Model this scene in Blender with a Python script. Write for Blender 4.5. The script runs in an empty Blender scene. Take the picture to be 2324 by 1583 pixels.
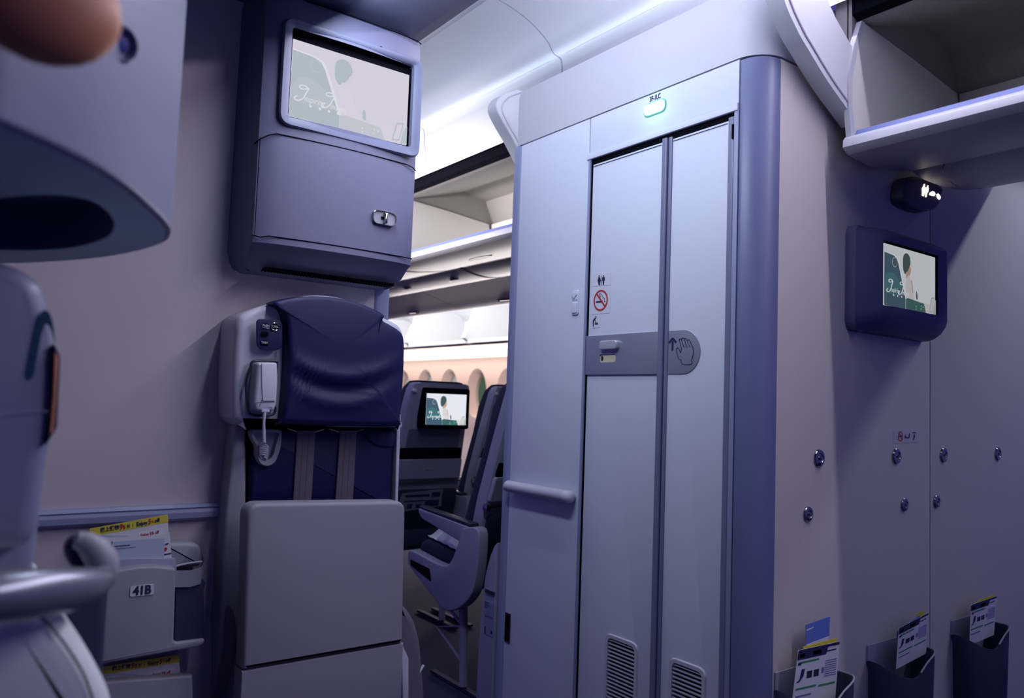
import bpy, bmesh, math, random
from mathutils import Vector, Matrix
random.seed(4)
C = bpy.context.scene.collection
R = math.radians
# ------------------------------------------------------------------ camera, world, lights
SC = bpy.context.scene
SC.view_settings.view_transform = 'Standard'; SC.view_settings.look = 'None'
SC.view_settings.gamma = 1.0; SC.view_settings.use_curve_mapping = False
SC.view_settings.exposure = 0.0
W, H, FPX = 2324, 1583, 1772.76
CAM = Vector((0, 0, 1.17))
yaw, pitch, roll = R(36.4715), R(3.8231), R(2.0812)
fwd = Vector((math.sin(yaw)*math.cos(pitch), math.cos(yaw)*math.cos(pitch), math.sin(pitch)))
rt0 = Vector((math.cos(yaw), -math.sin(yaw), 0)); up0 = rt0.cross(fwd)
rt = math.cos(roll)*rt0 + math.sin(roll)*up0; up = -math.sin(roll)*rt0 + math.cos(roll)*up0
cd = bpy.data.cameras.new('camera'); cam = bpy.data.objects.new('camera', cd); C.objects.link(cam)
cd.sensor_width = 36; cd.lens = FPX/W*36; cd.clip_start = 0.05
cd.dof.use_dof = True; cd.dof.focus_distance = 2.35; cd.dof.aperture_fstop = 3.2
cam.matrix_world = Matrix(((rt.x, up.x, -fwd.x, CAM.x), (rt.y, up.y, -fwd.y, CAM.y), (rt.z, up.z, -fwd.z, CAM.z), (0, 0, 0, 1)))
SC.camera = cam
wd = bpy.data.worlds.new('world'); SC.world = wd; wd.use_nodes = True
wd.node_tree.nodes['Background'].inputs[0].default_value = (0.10, 0.085, 0.42, 1)
wd.node_tree.nodes['Background'].inputs[1].default_value = 0.56

def area(name, loc, size, energy, col, aim):
    l = bpy.data.lights.new(name, 'AREA'); l.shape = 'RECTANGLE'; l.size, l.size_y = size; l.energy = energy; l.color = col
    o = bpy.data.objects.new(name, l); C.objects.link(o); o.location = loc
    o.rotation_euler = (Vector(aim) - Vector(loc)).to_track_quat('-Z', 'Y').to_euler()
    return o
COOL = (0.74, 0.80, 1.0)
# strip lamps: cove washes of the aisle ceiling vaults, and added fills (size_x runs along the cabin)
def cove(name, x, y0, y1, z, energy, aimx, aimz, col=COOL, w=0.06, spread=180):
    l = bpy.data.lights.new(name, 'AREA'); l.shape = 'RECTANGLE'; l.size = y1-y0; l.size_y = w; l.energy = energy; l.color = col; l.spread = R(spread)
    o = bpy.data.objects.new(name, l); C.objects.link(o); o.location = (x, (y0+y1)/2, z)
    d = Vector((aimx-x, 0, aimz-z)).normalized(); xa = Vector((0, 1, 0)); za = -d; ya = za.cross(xa)
    o.rotation_euler = Matrix((xa, ya, za)).transposed().to_euler()
COOLB = (0.77, 0.85, 1.0); WARM = (1.0, 0.91, 0.90); PINK = (0.90, 0.83, 1.0)
cove('ceiling_wash_lamp', 1.965, -1.5, 6.5, 2.50, 9, 1.55, 2.74, COOLB)
cove('left_cornice_lamp', 1.28, 1.1, 6.5, 2.46, 9.5, 1.95, 1.62, COOLB, 0.04)
cove('valance_lamp', 1.93, -1.5, 2.0, 2.575, 40, 0.7, 1.75, PINK, 0.04)
cove('bin_fill_light', 1.12, 2.9, 6.5, 2.06, 32, 2.3, 2.12, WARM, 0.05, 75)  # added fill, out of view, that brightens the open bin interiors
cove('door_face_fill_light', 0.82, 1.2, 1.88, 2.21, 8.5, 1.65, 1.2, COOLB, 0.10)  # added fill light for the lavatory door face
cove('window_daylight_lamp', 5.02, 5.5, 9.6, 1.25, 110, 3.0, 1.45, WARM, 0.4)
cove('right_valance_lamp', 3.55, -1.5, 1.15, 2.50, 14, 3.1, 1.2, COOLB, 0.05)
cove('right_aisle_wash_lamp', 3.45, 1.4, 9.5, 2.45, 30, 4.1, 2.1, WARM)
cove('bin_top_lamp', 3.9, 5.0, 9.5, 2.2, 26, 5.0, 1.8, (1, .97, .92))
cove('sidewall_wash_lamp', 4.86, 6.0, 10.0, 1.62, 8, 5.1, 1.40, (1.0, 0.82, 0.70), 0.05)

# ------------------------------------------------------------------ helpers
def ray(x, y): return fwd + rt*((x-W/2)/FPX) - up*((y-H/2)/FPX)
def P(x, y, **k):
    d = ray(x, y); (a, v), = k.items(); i = 'XYZ'.index(a)
    return CAM + d*((v-CAM[i])/d[i])
def px2(pts, **k):
    """pixels of the photograph turned into metres on one real plane"""
    (a, v), = k.items(); o = []
    for p in pts:
        q = P(p[0], p[1], **k)
        o.append({'X': (q.y, q.z), 'Y': (q.x, q.z), 'Z': (q.x, q.y)}[a])
    return o
def rnd(poly, r, n=5):
    """round the corners of a polygon; r = one radius or one per corner"""
    out = []; N = len(poly)
    for i in range(N):
        p0, p1, p2 = Vector(poly[i-1]), Vector(poly[i]), Vector(poly[(i+1) % N])
        ri = r[i] if isinstance(r, (list, tuple)) else r
        a, b = p0-p1, p2-p1; la, lb = a.length, b.length
        t = min(ri, la*.48, lb*.48)
        if t < 1e-5: out.append(tuple(p1)); continue
        A, B = p1+a/la*t, p1+b/lb*t
        for j in range(n+1):
            u = j/n; q = A*(1-u)**2 + p1*2*u*(1-u) + B*u*u; out.append(tuple(q))
    return out
def spline(pts, n=6, closed=True):
    out = []; N = len(pts)
    rng = range(N) if closed else range(N-1)
    for i in rng:
        if closed: p = [Vector(pts[(i+k) % N]) for k in (-1, 0, 1, 2)]
        else: p = [Vector(pts[max(0, min(N-1, i+k))]) for k in (-1, 0, 1, 2)]
        for j in range(n):
            t = j/n
            q = 0.5*((2*p[1]) + (-p[0]+p[2])*t + (2*p[0]-5*p[1]+4*p[2]-p[3])*t*t + (-p[0]+3*p[1]-3*p[2]+p[3])*t**3)
            out.append(tuple(q))
    if not closed: out.append(tuple(pts[-1]))
    return out
def ell(cx, cy, rx, ry, n=32, a0=0, rot=0):
    return [(cx+rx*math.cos(a)*math.cos(rot)-ry*math.sin(a)*math.sin(rot), cy+rx*math.cos(a)*math.sin(rot)+ry*math.sin(a)*math.cos(rot)) for a in [a0+2*math.pi*i/n for i in range(n)]]
def rect(x0, y0, x1, y1, r=0, n=5):
    p = [(x0, y0), (x1, y0), (x1, y1), (x0, y1)]
    return rnd(p, r, n) if r else p
def inset(poly, d):
    N = len(poly); out = []
    ar = sum(poly[i][0]*poly[(i+1) % N][1]-poly[(i+1) % N][0]*poly[i][1] for i in range(N))
    s = 1 if ar > 0 else -1
    for i in range(N):
        a, b, c = Vector(poly[i-1]), Vector(poly[i]), Vector(poly[(i+1) % N])
        e1, e2 = (b-a), (c-b)
        if e1.length < 1e-9: e1 = e2
        if e2.length < 1e-9: e2 = e1
        e1.normalize(); e2.normalize()
        n1 = Vector((-e1.y, e1.x)); n2 = Vector((-e2.y, e2.x)); m = n1+n2
        if m.length < 1e-6: m = n1.copy()
        m.normalize(); k = max(0.5, m.dot(n1))
        out.append(tuple(b + m*(s*d/k)))
    return out
def to3(p, axis, a):
    return {'X': (a, p[0], p[1]), 'Y': (p[0], a, p[1]), 'Z': (p[0], p[1], a)}[axis]

class MB:
    def __init__(s): s.v = []; s.f = []; s.m = []
    def add(s, vs, fs, m=0):
        b = len(s.v); s.v += [tuple(v) for v in vs]; s.f += [tuple(i+b for i in f) for f in fs]; s.m += [m]*len(fs); return s
    def loft(s, loops, m=0, cap0=True, cap1=True, close=True):
        n = len(loops[0]); vs = [p for l in loops for p in l]; fs = []
        for k in range(len(loops)-1):
            for i in range(n if close else n-1):
                j = (i+1) % n; fs.append((k*n+i, k*n+j, (k+1)*n+j, (k+1)*n+i))
        if cap0: fs.append(tuple(range(n))[::-1])
        if cap1: fs.append(tuple((len(loops)-1)*n+i for i in range(n)))
        return s.add(vs, fs, m)
    def prism(s, poly, axis, front, back, bev=0, m=0, bb=0, k=4):
        """polygon on a plane run from front to back with a rounded front edge (bev) and back edge (bb)"""
        sg = 1 if back > front else -1; L = []
        if bev:
            for i in range(k+1):
                t = math.pi/2*i/k; L.append([to3(p, axis, front+sg*bev*(1-math.sin(t))) for p in inset(poly, bev*(1-math.cos(t)))])
            L = L[::-1]
        else: L.append([to3(p, axis, front) for p in poly])
        if bb:
            for i in range(k+1):
                t = math.pi/2*i/k; L.append([to3(p, axis, back-sg*bb*(1-math.sin(t))) for p in inset(poly, bb*(1-math.cos(t)))])
        else: L.append([to3(p, axis, back) for p in poly])
        if bev: L = [L[i] for i in range(k, -1, -1)][::-1] + L[k+1:]
        return s.loft(L, m)
    def flat(s, poly, axis, a, m=0):
        return s.add([to3(p, axis, a) for p in poly], [tuple(range(len(poly)))], m)
    def box(s, x0, x1, y0, y1, z0, z1, m=0):
        v = [(x, y, z) for x in (x0, x1) for y in (y0, y1) for z in (z0, z1)]
        return s.add(v, [(0, 1, 3, 2), (4, 6, 7, 5), (0, 4, 5, 1), (2, 3, 7, 6), (0, 2, 6, 4), (1, 5, 7, 3)], m)
    def tube(s, pts, r, n=10, m=0, closed=False, flat=1.0):
        pts = [Vector(p) for p in pts]; N = len(pts); loops = []; prev = None
        for i, p in enumerate(pts):
            if closed: t = pts[(i+1) % N]-pts[i-1]
            else: t = pts[min(N-1, i+1)]-pts[max(0, i-1)]
            t.normalize()
            if prev is None:
                a = Vector((0, 0, 1)) if abs(t.z) < .9 else Vector((1, 0, 0)); u = t.cross(a).normalized()
            else:
                u = prev - t*prev.dot(t); u.normalize()
            prev = u; w = t.cross(u); rr = r[i] if isinstance(r, (list, tuple)) else r
            loops.append([p+u*(rr*math.cos(2*math.pi*j/n))+w*(rr*flat*math.sin(2*math.pi*j/n)) for j in range(n)])
        if closed: loops.append(loops[0]); return s.loft(loops, m, False, False)
        return s.loft(loops, m)
    def lathe(s, prof, origin, axis, n=28, m=0):
        """profile [(radius, height)] turned about an axis through origin"""
        ax = Vector(axis).normalized(); a = Vector((0, 0, 1)) if abs(ax.z) < .9 else Vector((1, 0, 0))
        u = ax.cross(a).normalized(); w = ax.cross(u); o = Vector(origin)
        return s.loft([[o+ax*h+u*(max(r_, 1e-5)*math.cos(2*math.pi*j/n))+w*(max(r_, 1e-5)*math.sin(2*math.pi*j/n)) for j in range(n)] for r_, h in prof], m)
    def text(s, body, size, origin, right, upv, m=0, align='CENTER', shear=0, extrude=0.0002, sx=1, bold=0, fw=None):
        cu = bpy.data.curves.new('t', 'FONT'); cu.body = body; cu.size = size; cu.align_x = align; cu.align_y = 'CENTER'; cu.shear = shear; cu.extrude = extrude; cu.offset = bold; cu.resolution_u = 3
        o = bpy.data.objects.new('t', cu); C.objects.link(o)
        dg = bpy.context.evaluated_depsgraph_get(); me = o.evaluated_get(dg).to_mesh()
        r_ = Vector(right).normalized(); u_ = Vector(upv).normalized(); n_ = r_.cross(u_); O = Vector(origin)
        if fw: xs_ = [v.co.x for v in me.vertices]; sx = fw/max(1e-6, max(xs_)-min(xs_))
        vs = [O + r_*(v.co.x*sx) + u_*v.co.y + n_*v.co.z for v in me.vertices]; fs = [tuple(p.vertices) for p in me.polygons]
        s.add(vs, fs, m); o.to_mesh_clear(); bpy.data.objects.remove(o); bpy.data.curves.remove(cu); return s
    def mesh(s, name, mats, org=(0, 0, 0), sharp=35, smooth=True):
        me = bpy.data.meshes.new(name); O = Vector(org)
        me.from_pydata([tuple(Vector(v)-O) for v in s.v], [], s.f)
        for mt in mats: me.materials.append(mt)
        for p, i in zip(me.polygons, s.m): p.material_index = i
        bm = bmesh.new(); bm.from_mesh(me); bmesh.ops.recalc_face_normals(bm, faces=bm.faces); bm.to_mesh(me); bm.free()
        if smooth:
            me.shade_smooth(); me.set_sharp_from_angle(angle=R(sharp))
        return me
def worg(o):
    v = Vector((0, 0, 0))
    while o is not None: v += o.location; o = o.parent
    return v
def ob(name, mb, mats, parent=None, label=None, sharp=35, cuts=None, smooth=True, **k):
    """link one mesh object; vertices are given in world metres"""
    if not isinstance(mats, (list, tuple)): mats = [mats]
    org = worg(parent) if parent else Vector((0, 0, 0))
    me = mb.mesh(name, mats, org, sharp, smooth)
    o = bpy.data.objects.new(name, me); C.objects.link(o); o.parent = parent
    if cuts:
        for cmb in cuts:
            ce = bpy.data.objects.new('c', cmb.mesh('c', [mats[-1]], org)); C.objects.link(ce)
            md = o.modifiers.new('b', 'BOOLEAN'); md.operation = 'DIFFERENCE'; md.solver = 'EXACT'; md.object = ce
            if hasattr(md, 'material_mode'): md.material_mode = 'TRANSFER'
            pm = o.parent; o.parent = None
            dg = bpy.context.evaluated_depsgraph_get(); dg.update()
            nm = bpy.data.meshes.new_from_object(o.evaluated_get(dg)); o.modifiers.clear(); o.data = nm; o.parent = pm
            bpy.data.objects.remove(ce)
            nm.shade_smooth(); nm.set_sharp_from_angle(angle=R(sharp)); nm.name = name
    if label: o['label'] = label
    for a, b in k.items(): o[a] = b
    return o
def thing(name, label, cat, loc, group=None):
    o = bpy.data.objects.new(name, None); C.objects.link(o); o.location = loc; o.empty_display_size = .05
    o['label'] = label; o['category'] = cat
    if group: o['group'] = group
    return o
def solo(name, mb, mats, label, cat, group=None, **k):
    o = ob(name, mb, mats, None, label, **k); o['category'] = cat
    if group: o['group'] = group
    return o
def struct(name, mb, mats, parent=None, **k):
    o = ob(name, mb, mats, parent, **k)
    if parent is None: o['kind'] = 'structure'
    return o
def copy_tree(o, parent=None):
    c = o.copy(); C.objects.link(c); c.parent = parent
    for ch in list(o.children): copy_tree(ch, c)
    return c

# ------------------------------------------------------------------ materials
def mat(name, col, rough=.5, metal=0, bump=0, scale=400, var=0, emit=0, ecol=None, weave=False, spec=.5, coat=0, alpha=1, trans=0):
    m = bpy.data.materials.new(name); m.use_nodes = True; nt = m.node_tree; b = nt.nodes['Principled BSDF']
    b.inputs['Base Color'].default_value = (*col, 1); b.inputs['Roughness'].default_value = rough; b.inputs['Metallic'].default_value = metal
    b.inputs['Specular IOR Level'].default_value = spec
    if coat: b.inputs['Coat Weight'].default_value = coat
    if trans: b.inputs['Transmission Weight'].default_value = trans
    if alpha < 1: b.inputs['Alpha'].default_value = alpha
    if emit: b.inputs['Emission Color'].default_value = (*(ecol or col), 1); b.inputs['Emission Strength'].default_value = emit
    tc = nt.nodes.new('ShaderNodeTexCoord')
    nz = nt.nodes.new('ShaderNodeTexNoise'); nz.inputs['Scale'].default_value = scale; nz.inputs['Detail'].default_value = 3
    nt.links.new(tc.outputs['Object'], nz.inputs['Vector'])
    if var:
        mx = nt.nodes.new('ShaderNodeMix'); mx.data_type = 'RGBA'
        mx.inputs[6].default_value = (*[c*(1-var) for c in col], 1); mx.inputs[7].default_value = (*[min(1, c*(1+var)) for c in col], 1)
        nt.links.new(nz.outputs[0], mx.inputs[0]); nt.links.new(mx.outputs[2], b.inputs['Base Color'])
    if bump:
        bp = nt.nodes.new('ShaderNodeBump'); bp.inputs['Strength'].default_value = bump; bp.inputs['Distance'].default_value = .0006
        if weave:
            w1 = nt.nodes.new('ShaderNodeTexWave'); w1.wave_type = 'BANDS'; w1.bands_direction = 'Z'; w1.inputs['Scale'].default_value = scale*.45; w1.inputs['Distortion'].default_value = .6
            w2 = nt.nodes.new('ShaderNodeTexWave'); w2.wave_type = 'BANDS'; w2.bands_direction = 'X'; w2.inputs['Scale'].default_value = scale*.45; w2.inputs['Distortion'].default_value = .6
            nt.links.new(tc.outputs['Object'], w1.inputs['Vector']); nt.links.new(tc.outputs['Object'], w2.inputs['Vector'])
            ad = nt.nodes.new('ShaderNodeMath'); ad.operation = 'ADD'; nt.links.new(w1.outputs[1], ad.inputs[0]); nt.links.new(w2.outputs[1], ad.inputs[1])
            nt.links.new(ad.outputs[0], bp.inputs['Height'])
        else: nt.links.new(nz.outputs[0], bp.inputs['Height'])
        nt.links.new(bp.outputs[0], b.inputs['Normal'])
    return m
def glow(name, col, s=1.0):
    m = bpy.data.materials.new(name); m.use_nodes = True; nt = m.node_tree; nt.nodes.clear()
    e = nt.nodes.new('ShaderNodeEmission'); e.inputs[0].default_value = (*col, 1); e.inputs[1].default_value = s
    o = nt.nodes.new('ShaderNodeOutputMaterial'); nt.links.new(e.outputs[0], o.inputs[0]); return m
M_wall = mat('beige_wall_textile', (.57, .51, .55), .85, bump=.5, scale=520, var=.05, weave=True)
M_side = mat('beige_side_textile', (.55, .51, .50), .8, bump=.35, scale=420, var=.05)
M_lam = mat('pale_laminate', (.60, .63, .75), .5, bump=.25, scale=500, var=.03)
M_post = mat('grey_blue_extrusion', (.26, .29, .46), .42)
M_edge = mat('edge_extrusion', (.17, .18, .30), .4)
M_fascia = mat('fascia_laminate', (.52, .53, .60), .5, bump=.1, scale=300)
M_ceil = mat('white_ceiling_panel', (.60, .63, .68), .85, bump=.1, scale=200)
M_grey = mat('grey_plastic', (.30, .30, .36), .5, bump=.4, scale=900)
M_cab = mat('cabinet_grey_plastic', (.13, .135, .23), .5, bump=.4, scale=900, var=.04)
M_cabl = mat('cabinet_bezel_plastic', (.14, .155, .25), .42, bump=.2, scale=900)
M_lg = mat('light_grey_plastic', (.52, .51, .60), .45, bump=.3, scale=800)
M_pan = mat('seat_pan_plastic', (.26, .25, .31), .5, bump=.4, scale=700, var=.04)
M_dark = mat('dark_plastic', (.02, .02, .05), .4)
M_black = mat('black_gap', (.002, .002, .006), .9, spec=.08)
M_navy = mat('navy_leather', (.006, .007, .068), .5, bump=.5, scale=260, var=.15, spec=.35)
M_navyf = mat('navy_fabric', (.012, .014, .055), .8, bump=.6, scale=600, var=.2)
M_shell = mat('seat_shell_grey', (.30, .30, .42), .4, bump=.2, scale=700)
M_strap = mat('grey_webbing', (.13, .11, .15), .8, bump=.6, scale=500, var=.15)
M_steel = mat('brushed_steel', (.36, .36, .38), .3, metal=1, bump=.1, scale=300)
M_chrome = mat('polished_steel', (.38, .38, .36), .16, metal=1)
M_plate = mat('satin_steel_plate', (.36, .38, .47), .38, metal=.55, bump=.2, scale=500)
M_carpet = mat('navy_carpet', (.008, .010, .055), 1.0, bump=1, scale=300, var=.6)
M_yel = mat('yellow_paper', (.62, .52, .04), .6)
M_white = mat('white_paper', (.62, .62, .66), .6)
M_env = mat('pale_blue_paper', (.42, .48, .62), .6)
M_red = mat('red_ink', (.42, .02, .03), .6)
M_ink = mat('dark_ink', (.012, .012, .07), .6)
M_grn = mat('green_ink', (.04, .22, .10), .6)
M_teal = mat('teal_paint', (.006, .05, .085), .4)
M_orange = mat('orange_plastic', (.60, .24, .12), .45)
M_or2 = mat('orange_lit_cover', (.50, .20, .10), .5)  # warm light on the door cover, put into the base colour
M_bag = mat('blue_plastic_bag', (.10, .18, .55), .25, alpha=.85)
M_clear = mat('clear_plastic_wrap', (.55, .57, .68), .18, bump=1, scale=40, coat=.6)
M_wood = mat('brown_panel', (.30, .17, .11), .5, bump=.3, scale=60, var=.25)
M_bin = mat('bin_white', (.74, .75, .78), .4)
M_bing = mat('bin_interior_grey', (.60, .59, .57), .7, bump=.3, scale=300)
M_lip = mat('bin_lip_white', (.50, .51, .58), .4)
M_band = mat('lip_band_blue', (.14, .18, .42), .5)
M_bind = mat('bin_housing_grey', (.26, .25, .25), .8, bump=.5, scale=300, var=.3)
M_belly = mat('bin_underside_grey', (.36, .35, .39), .45, bump=.3, scale=500)
M_doorl = mat('door_lining', (.18, .195, .30), .42)
M_under = mat('door_cover_underside', (.45, .68, .75), .6)
M_bust = mat('slide_cover_plastic', (.60, .66, .66), .5)
M_silver = mat('silver_paint', (.20, .21, .26), .28, metal=.5)
M_mesh = mat('mesh_net', (.03, .035, .09), .8, bump=1, scale=500, var=.5)
M_pink = mat('sidewall_panel', (.72, .63, .60), .6)
M_pane = glow('window_daylight', (.72, .78, .74), .5)
M_greenpane = glow('window_greenery', (.10, .17, .12), .6)

# ------------------------------------------------------------------ the setting
WY = 2.15            # front face of the bulkhead on the left
LX, LY0, LY1 = 1.70, 1.231, 2.325   # lavatory: aisle face, side face, rear end
struct('floor', MB().box(-0.9, 5.3, -1.6, 11.0, -0.04, 0), M_carpet)
wf = MB().box(-0.9, 1.062, WY, WY+.045, 0, 2.40)
struct('wall_front', wf, M_wall)
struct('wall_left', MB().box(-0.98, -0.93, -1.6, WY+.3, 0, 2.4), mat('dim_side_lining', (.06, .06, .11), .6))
tp = MB(); tp.prism(rnd([(1.060, WY-.006), (1.115, WY-.006), (1.115, WY+.052), (1.060, WY+.052)], .018), 'Z', 0, 2.40)
struct('trim_1', tp, M_post)
# bumper rail across the bulkhead
r0 = px2([(50, 1159.8), (510, 1141.7), (508.6, 1177.3), (50, 1202.8)], Y=WY-.02)
zt, zb = (r0[0][1]+r0[1][1])/2, (r0[2][1]+r0[3][1])/2
prof = [(WY, zb), (WY-.012, zb), (WY-.024, zb+.008), (WY-.026, zb+.022), (WY-.020, zb+.026), (WY-.024, zb+.030), (WY-.026, zt-.020), (WY-.019, zt-.014), (WY-.019, zt-.011), (WY-.022, zt-.008), (WY-.014, zt), (WY, zt)]
rail = MB(); rail.loft([[(x, y, z) for y, z in prof] for x in (-0.9, 0.66)])
struct('trim_2', rail, M_post, sharp=25)
# ceiling over the left aisle: vault, cross joints, and the flat ceiling over the left seats
vp = [(2.0, 2.335), (2.005, 2.42), (1.995, 2.52), (1.985, 2.578), (1.945, 2.592), (1.90, 2.64), (1.80, 2.69), (1.66, 2.72), (1.50, 2.715), (1.38, 2.67), (1.30, 2.58), (1.25, 2.46)]
vps = spline(vp, 4, False)
cl = MB()
def ceil_seg(y0, y1, pr):
    outer = [(x+(.02 if x > 1.7 else -.02), z+.03) for x, z in pr][::-1]
    cl.loft([[(x, y, z) for x, z in pr+outer] for y in (y0, y1)])
ys = [-1.6, -.95, 0.18, 1.30, 2.42, 3.54, 4.66, 5.78, 6.9, 11.0]
for a, b in zip(ys[:-1], ys[1:]): ceil_seg(a+.003, b-.003, vps)
# backing strip behind the joints
cl.loft([[(x, y, z) for x, z in [(a+(.012 if a > 1.7 else -.012), b+.012) for a, b in vps]+[(a+(.02 if a > 1.7 else -.02), b+.045) for a, b in vps][::-1]] for y in (-1.6, 11.0)])
# seam bead where valance meets vault
for a, b in zip(ys[:-1], ys[1:]):
    cl.tube([(1.972, a+.05, 2.586), (1.972, b-.05, 2.586)], .004, 6)
struct('ceiling', cl, M_ceil, sharp=30)
le = MB()
lp = [(1.20, 2.33), (1.235, 2.345), (1.25, 2.38), (1.25, 2.46), (1.18, 2.48), (-.9, 2.48), (-.9, 2.30), (-.3, 2.24), (0.9, 2.245), (1.10, 2.262), (1.12, 2.29), (1.17, 2.30)]
le.loft([[(x, y, z) for x, z in lp] for y in (-1.6, WY+.3)])
struct('trim_3', le, M_cabl, sharp=30)
# far end of the cabin, right-hand fuselage wall
struct('wall_back', MB().box(1.25, 5.3, 11.0, 11.05, 0, 2.7), M_ceil)
rc = [(5.15, 0), (5.15, .9), (5.13, 1.2), (5.10, 1.45), (5.04, 1.62), (4.98, 1.66), (4.98, 1.72), (5.02, 2.0), (4.6, 2.35), (4.5, 2.42)]
wallR = MB().box(5.10, 5.22, 1.0, 11.0, 0, 1.75)
wins = [9.36, 8.76, 8.18, 7.57, 6.96, 6.35, 5.74]
cuts = []
for y in wins:
    c = MB(); c.loft([[(x, y+a, 1.25+b) for a, b in ell(-.02*(x > 5.15), 0, rx, rz, 28)] for x, rx, rz in ((5.09, .215, .30), (5.12, .19, .27), (5.18, .15, .225), (5.24, .145, .22))], 0); cuts.append(c)
ob('wall_right', wallR, M_pink, None, cuts=cuts, kind='structure')
for i, y in enumerate(wins):
    w = MB(); w.loft([[(5.215, y-.02+a, 1.25+b) for a, b in ell(0, 0, .16, .235, 24)], [(5.225, y-.02+a, 1.25+b) for a, b in ell(0, 0, .16, .235, 24)]])
    struct('window_%d' % (i+1), w, M_greenpane if i in (3,) else M_pane)
# ceiling over the right aisle (beyond the centre bins)
cr = MB(); pr = spline([(3.15, 2.35), (3.25, 2.5), (3.5, 2.6), (3.9, 2.6), (4.25, 2.45), (4.9, 2.2), (5.2, 1.7)], 4, False)
cr.loft([[(x, y, z) for x, z in pr+[(a+.02, b+.03) for a, b in pr][::-1]] for y in (1.3, 11)])
struct('trim_4', cr, M_ceil)

# ------------------------------------------------------------------ lavatory module
lav = thing('lavatory', 'pale grey lavatory module with a bifold door facing the aisle', 'lavatory', (2.4, 1.78, 0))
G = .004
yd0, yd1 = 1.309, 1.897          # door opening along the aisle face
ZD = 1.976                        # top of the door opening
zt = 2.118                        # seam under the fascia
pf = MB(); pf.prism([(yd1+.012, 0), (2.285, 0), (2.285, zt), (yd1+.012, zt)], 'X', LX, LX+.03, .002)
ob('front_panel', pf, M_lam, lav)
ps = MB(); ps.prism(rnd([(LX+.001, 2.287), (LX+.045, 2.287), (LX+.045, LY1), (LX-.004, LY1), (LX-.004, 2.30)], .006), 'Z', 0, zt)
ob('rear_post', ps, M_post, lav)
ph = MB(); ph.prism([(yd0, ZD+.022), (yd1+.008, ZD+.022), (yd1+.008, zt), (yd0, zt)], 'X', LX, LX+.03, .002)
ob('header_panel', ph, M_lam, lav)
pl = MB(); pl.prism([(yd0, ZD), (yd1+.016, ZD), (yd1+.016, ZD+.02), (yd0, ZD+.02)], 'X', LX-.006, LX+.03, .002)
ob('door_lintel', pl, M_lam, lav)
sl = MB(); sl.box(LX+.003, LX+.02, yd1-.0055, yd1+.0015, 0, ZD-.016); ob('gap_shade_strip', sl, M_black, lav)  # black strip painting the shade in the gap between leaf and jamb
sl = MB(); sl.box(LX+.004, LX+.024, yd0+.012, yd1+.001, ZD-.018, ZD); ob('head_gap', sl, M_black, lav)
# door-jamb strips: hinge side and latch side
pj = MB(); pj.prism([(yd1+.001, 0), (yd1+.010, 0), (yd1+.010, ZD), (yd1+.001, ZD)], 'X', LX-.003, LX+.03, .001)
ob('door_jamb', pj, M_post, lav)
pj = MB(); pj.prism([(yd0-.002, 0), (yd0+.012, 0), (yd0+.012, ZD), (yd0-.002, ZD)], 'X', LX-.003, LX+.03, .001)
pj.box(LX-.005, LX+.001, yd0+.013, yd0+.018, ZD-.075, ZD-.035, 1)
ob('door_jamb', pj, [M_post, M_black], lav)
# rounded corner post between aisle face and side face
cp = MB(); cpl = [(LX+.002, yd0-.003)]
for i in range(13):
    t = math.pi/2*i/12; rr = .072; cpl.append((LX+rr-rr*math.cos(t), LY0+rr-rr*math.sin(t)))
cpl += [(LX+.12, LY0), (LX+.12, LY0+.03), (LX+.08, LY0+.05), (LX+.035, yd0-.003)]
cp.prism(cpl, 'Z', 0, 2.116, 0, 0, .006)
ob('corner_post', cp, mat('corner_extrusion', (.13, .15, .30), .42), lav, sharp=50)
# side wall in two boards with a dark joint
xs = P(2110.5, 900, Y=LY0).x
sp_ = MB(); sp_.prism([(LX+.075, 0), (xs-.003, 0), (xs-.003, 2.115), (LX+.075, 2.115)], 'Y', LY0-.0005, LY0+.03, .001)
ob('side_board', sp_, M_side, lav)
sp_ = MB(); sp_.prism([(xs+.003, 0), (3.6, 0), (3.6, 2.115), (xs+.003, 2.115)], 'Y', LY0-.0005, LY0+.03, .001)
ob('side_board', sp_, M_side, lav)
co = MB().box(LX+.031, 3.58, LY0+.031, LY1-.01, 0, 2.119)
ob('inner_core', co, M_black, lav)
# fascia above the seam, wrapping the aisle face and the side face
fa = MB(); lo = []
for z, off in ((zt+.004, 0.0), (2.20, 0), (2.315, 0), (2.330, .005), (2.336, .016)):
    pts = [(LX+off+.04, LY1+.004), (LX+off+.012, LY1+.002), (LX+off, LY1-.02)]
    for i in range(9):
        t = math.pi/2*i/8; rr = .09; pts.append((LX+off+rr-rr*math.cos(t), LY0+rr-rr*math.sin(t)))
    pts += [(3.6, LY0), (3.6, LY0+.06), (LX+off+.15, LY0+.1), (LX+off+.10, LY1-.02)]
    lo.append([(x, y, z) for x, y in pts])
fa.loft(lo)
ob('fascia', fa, M_fascia, lav, sharp=40)
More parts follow.
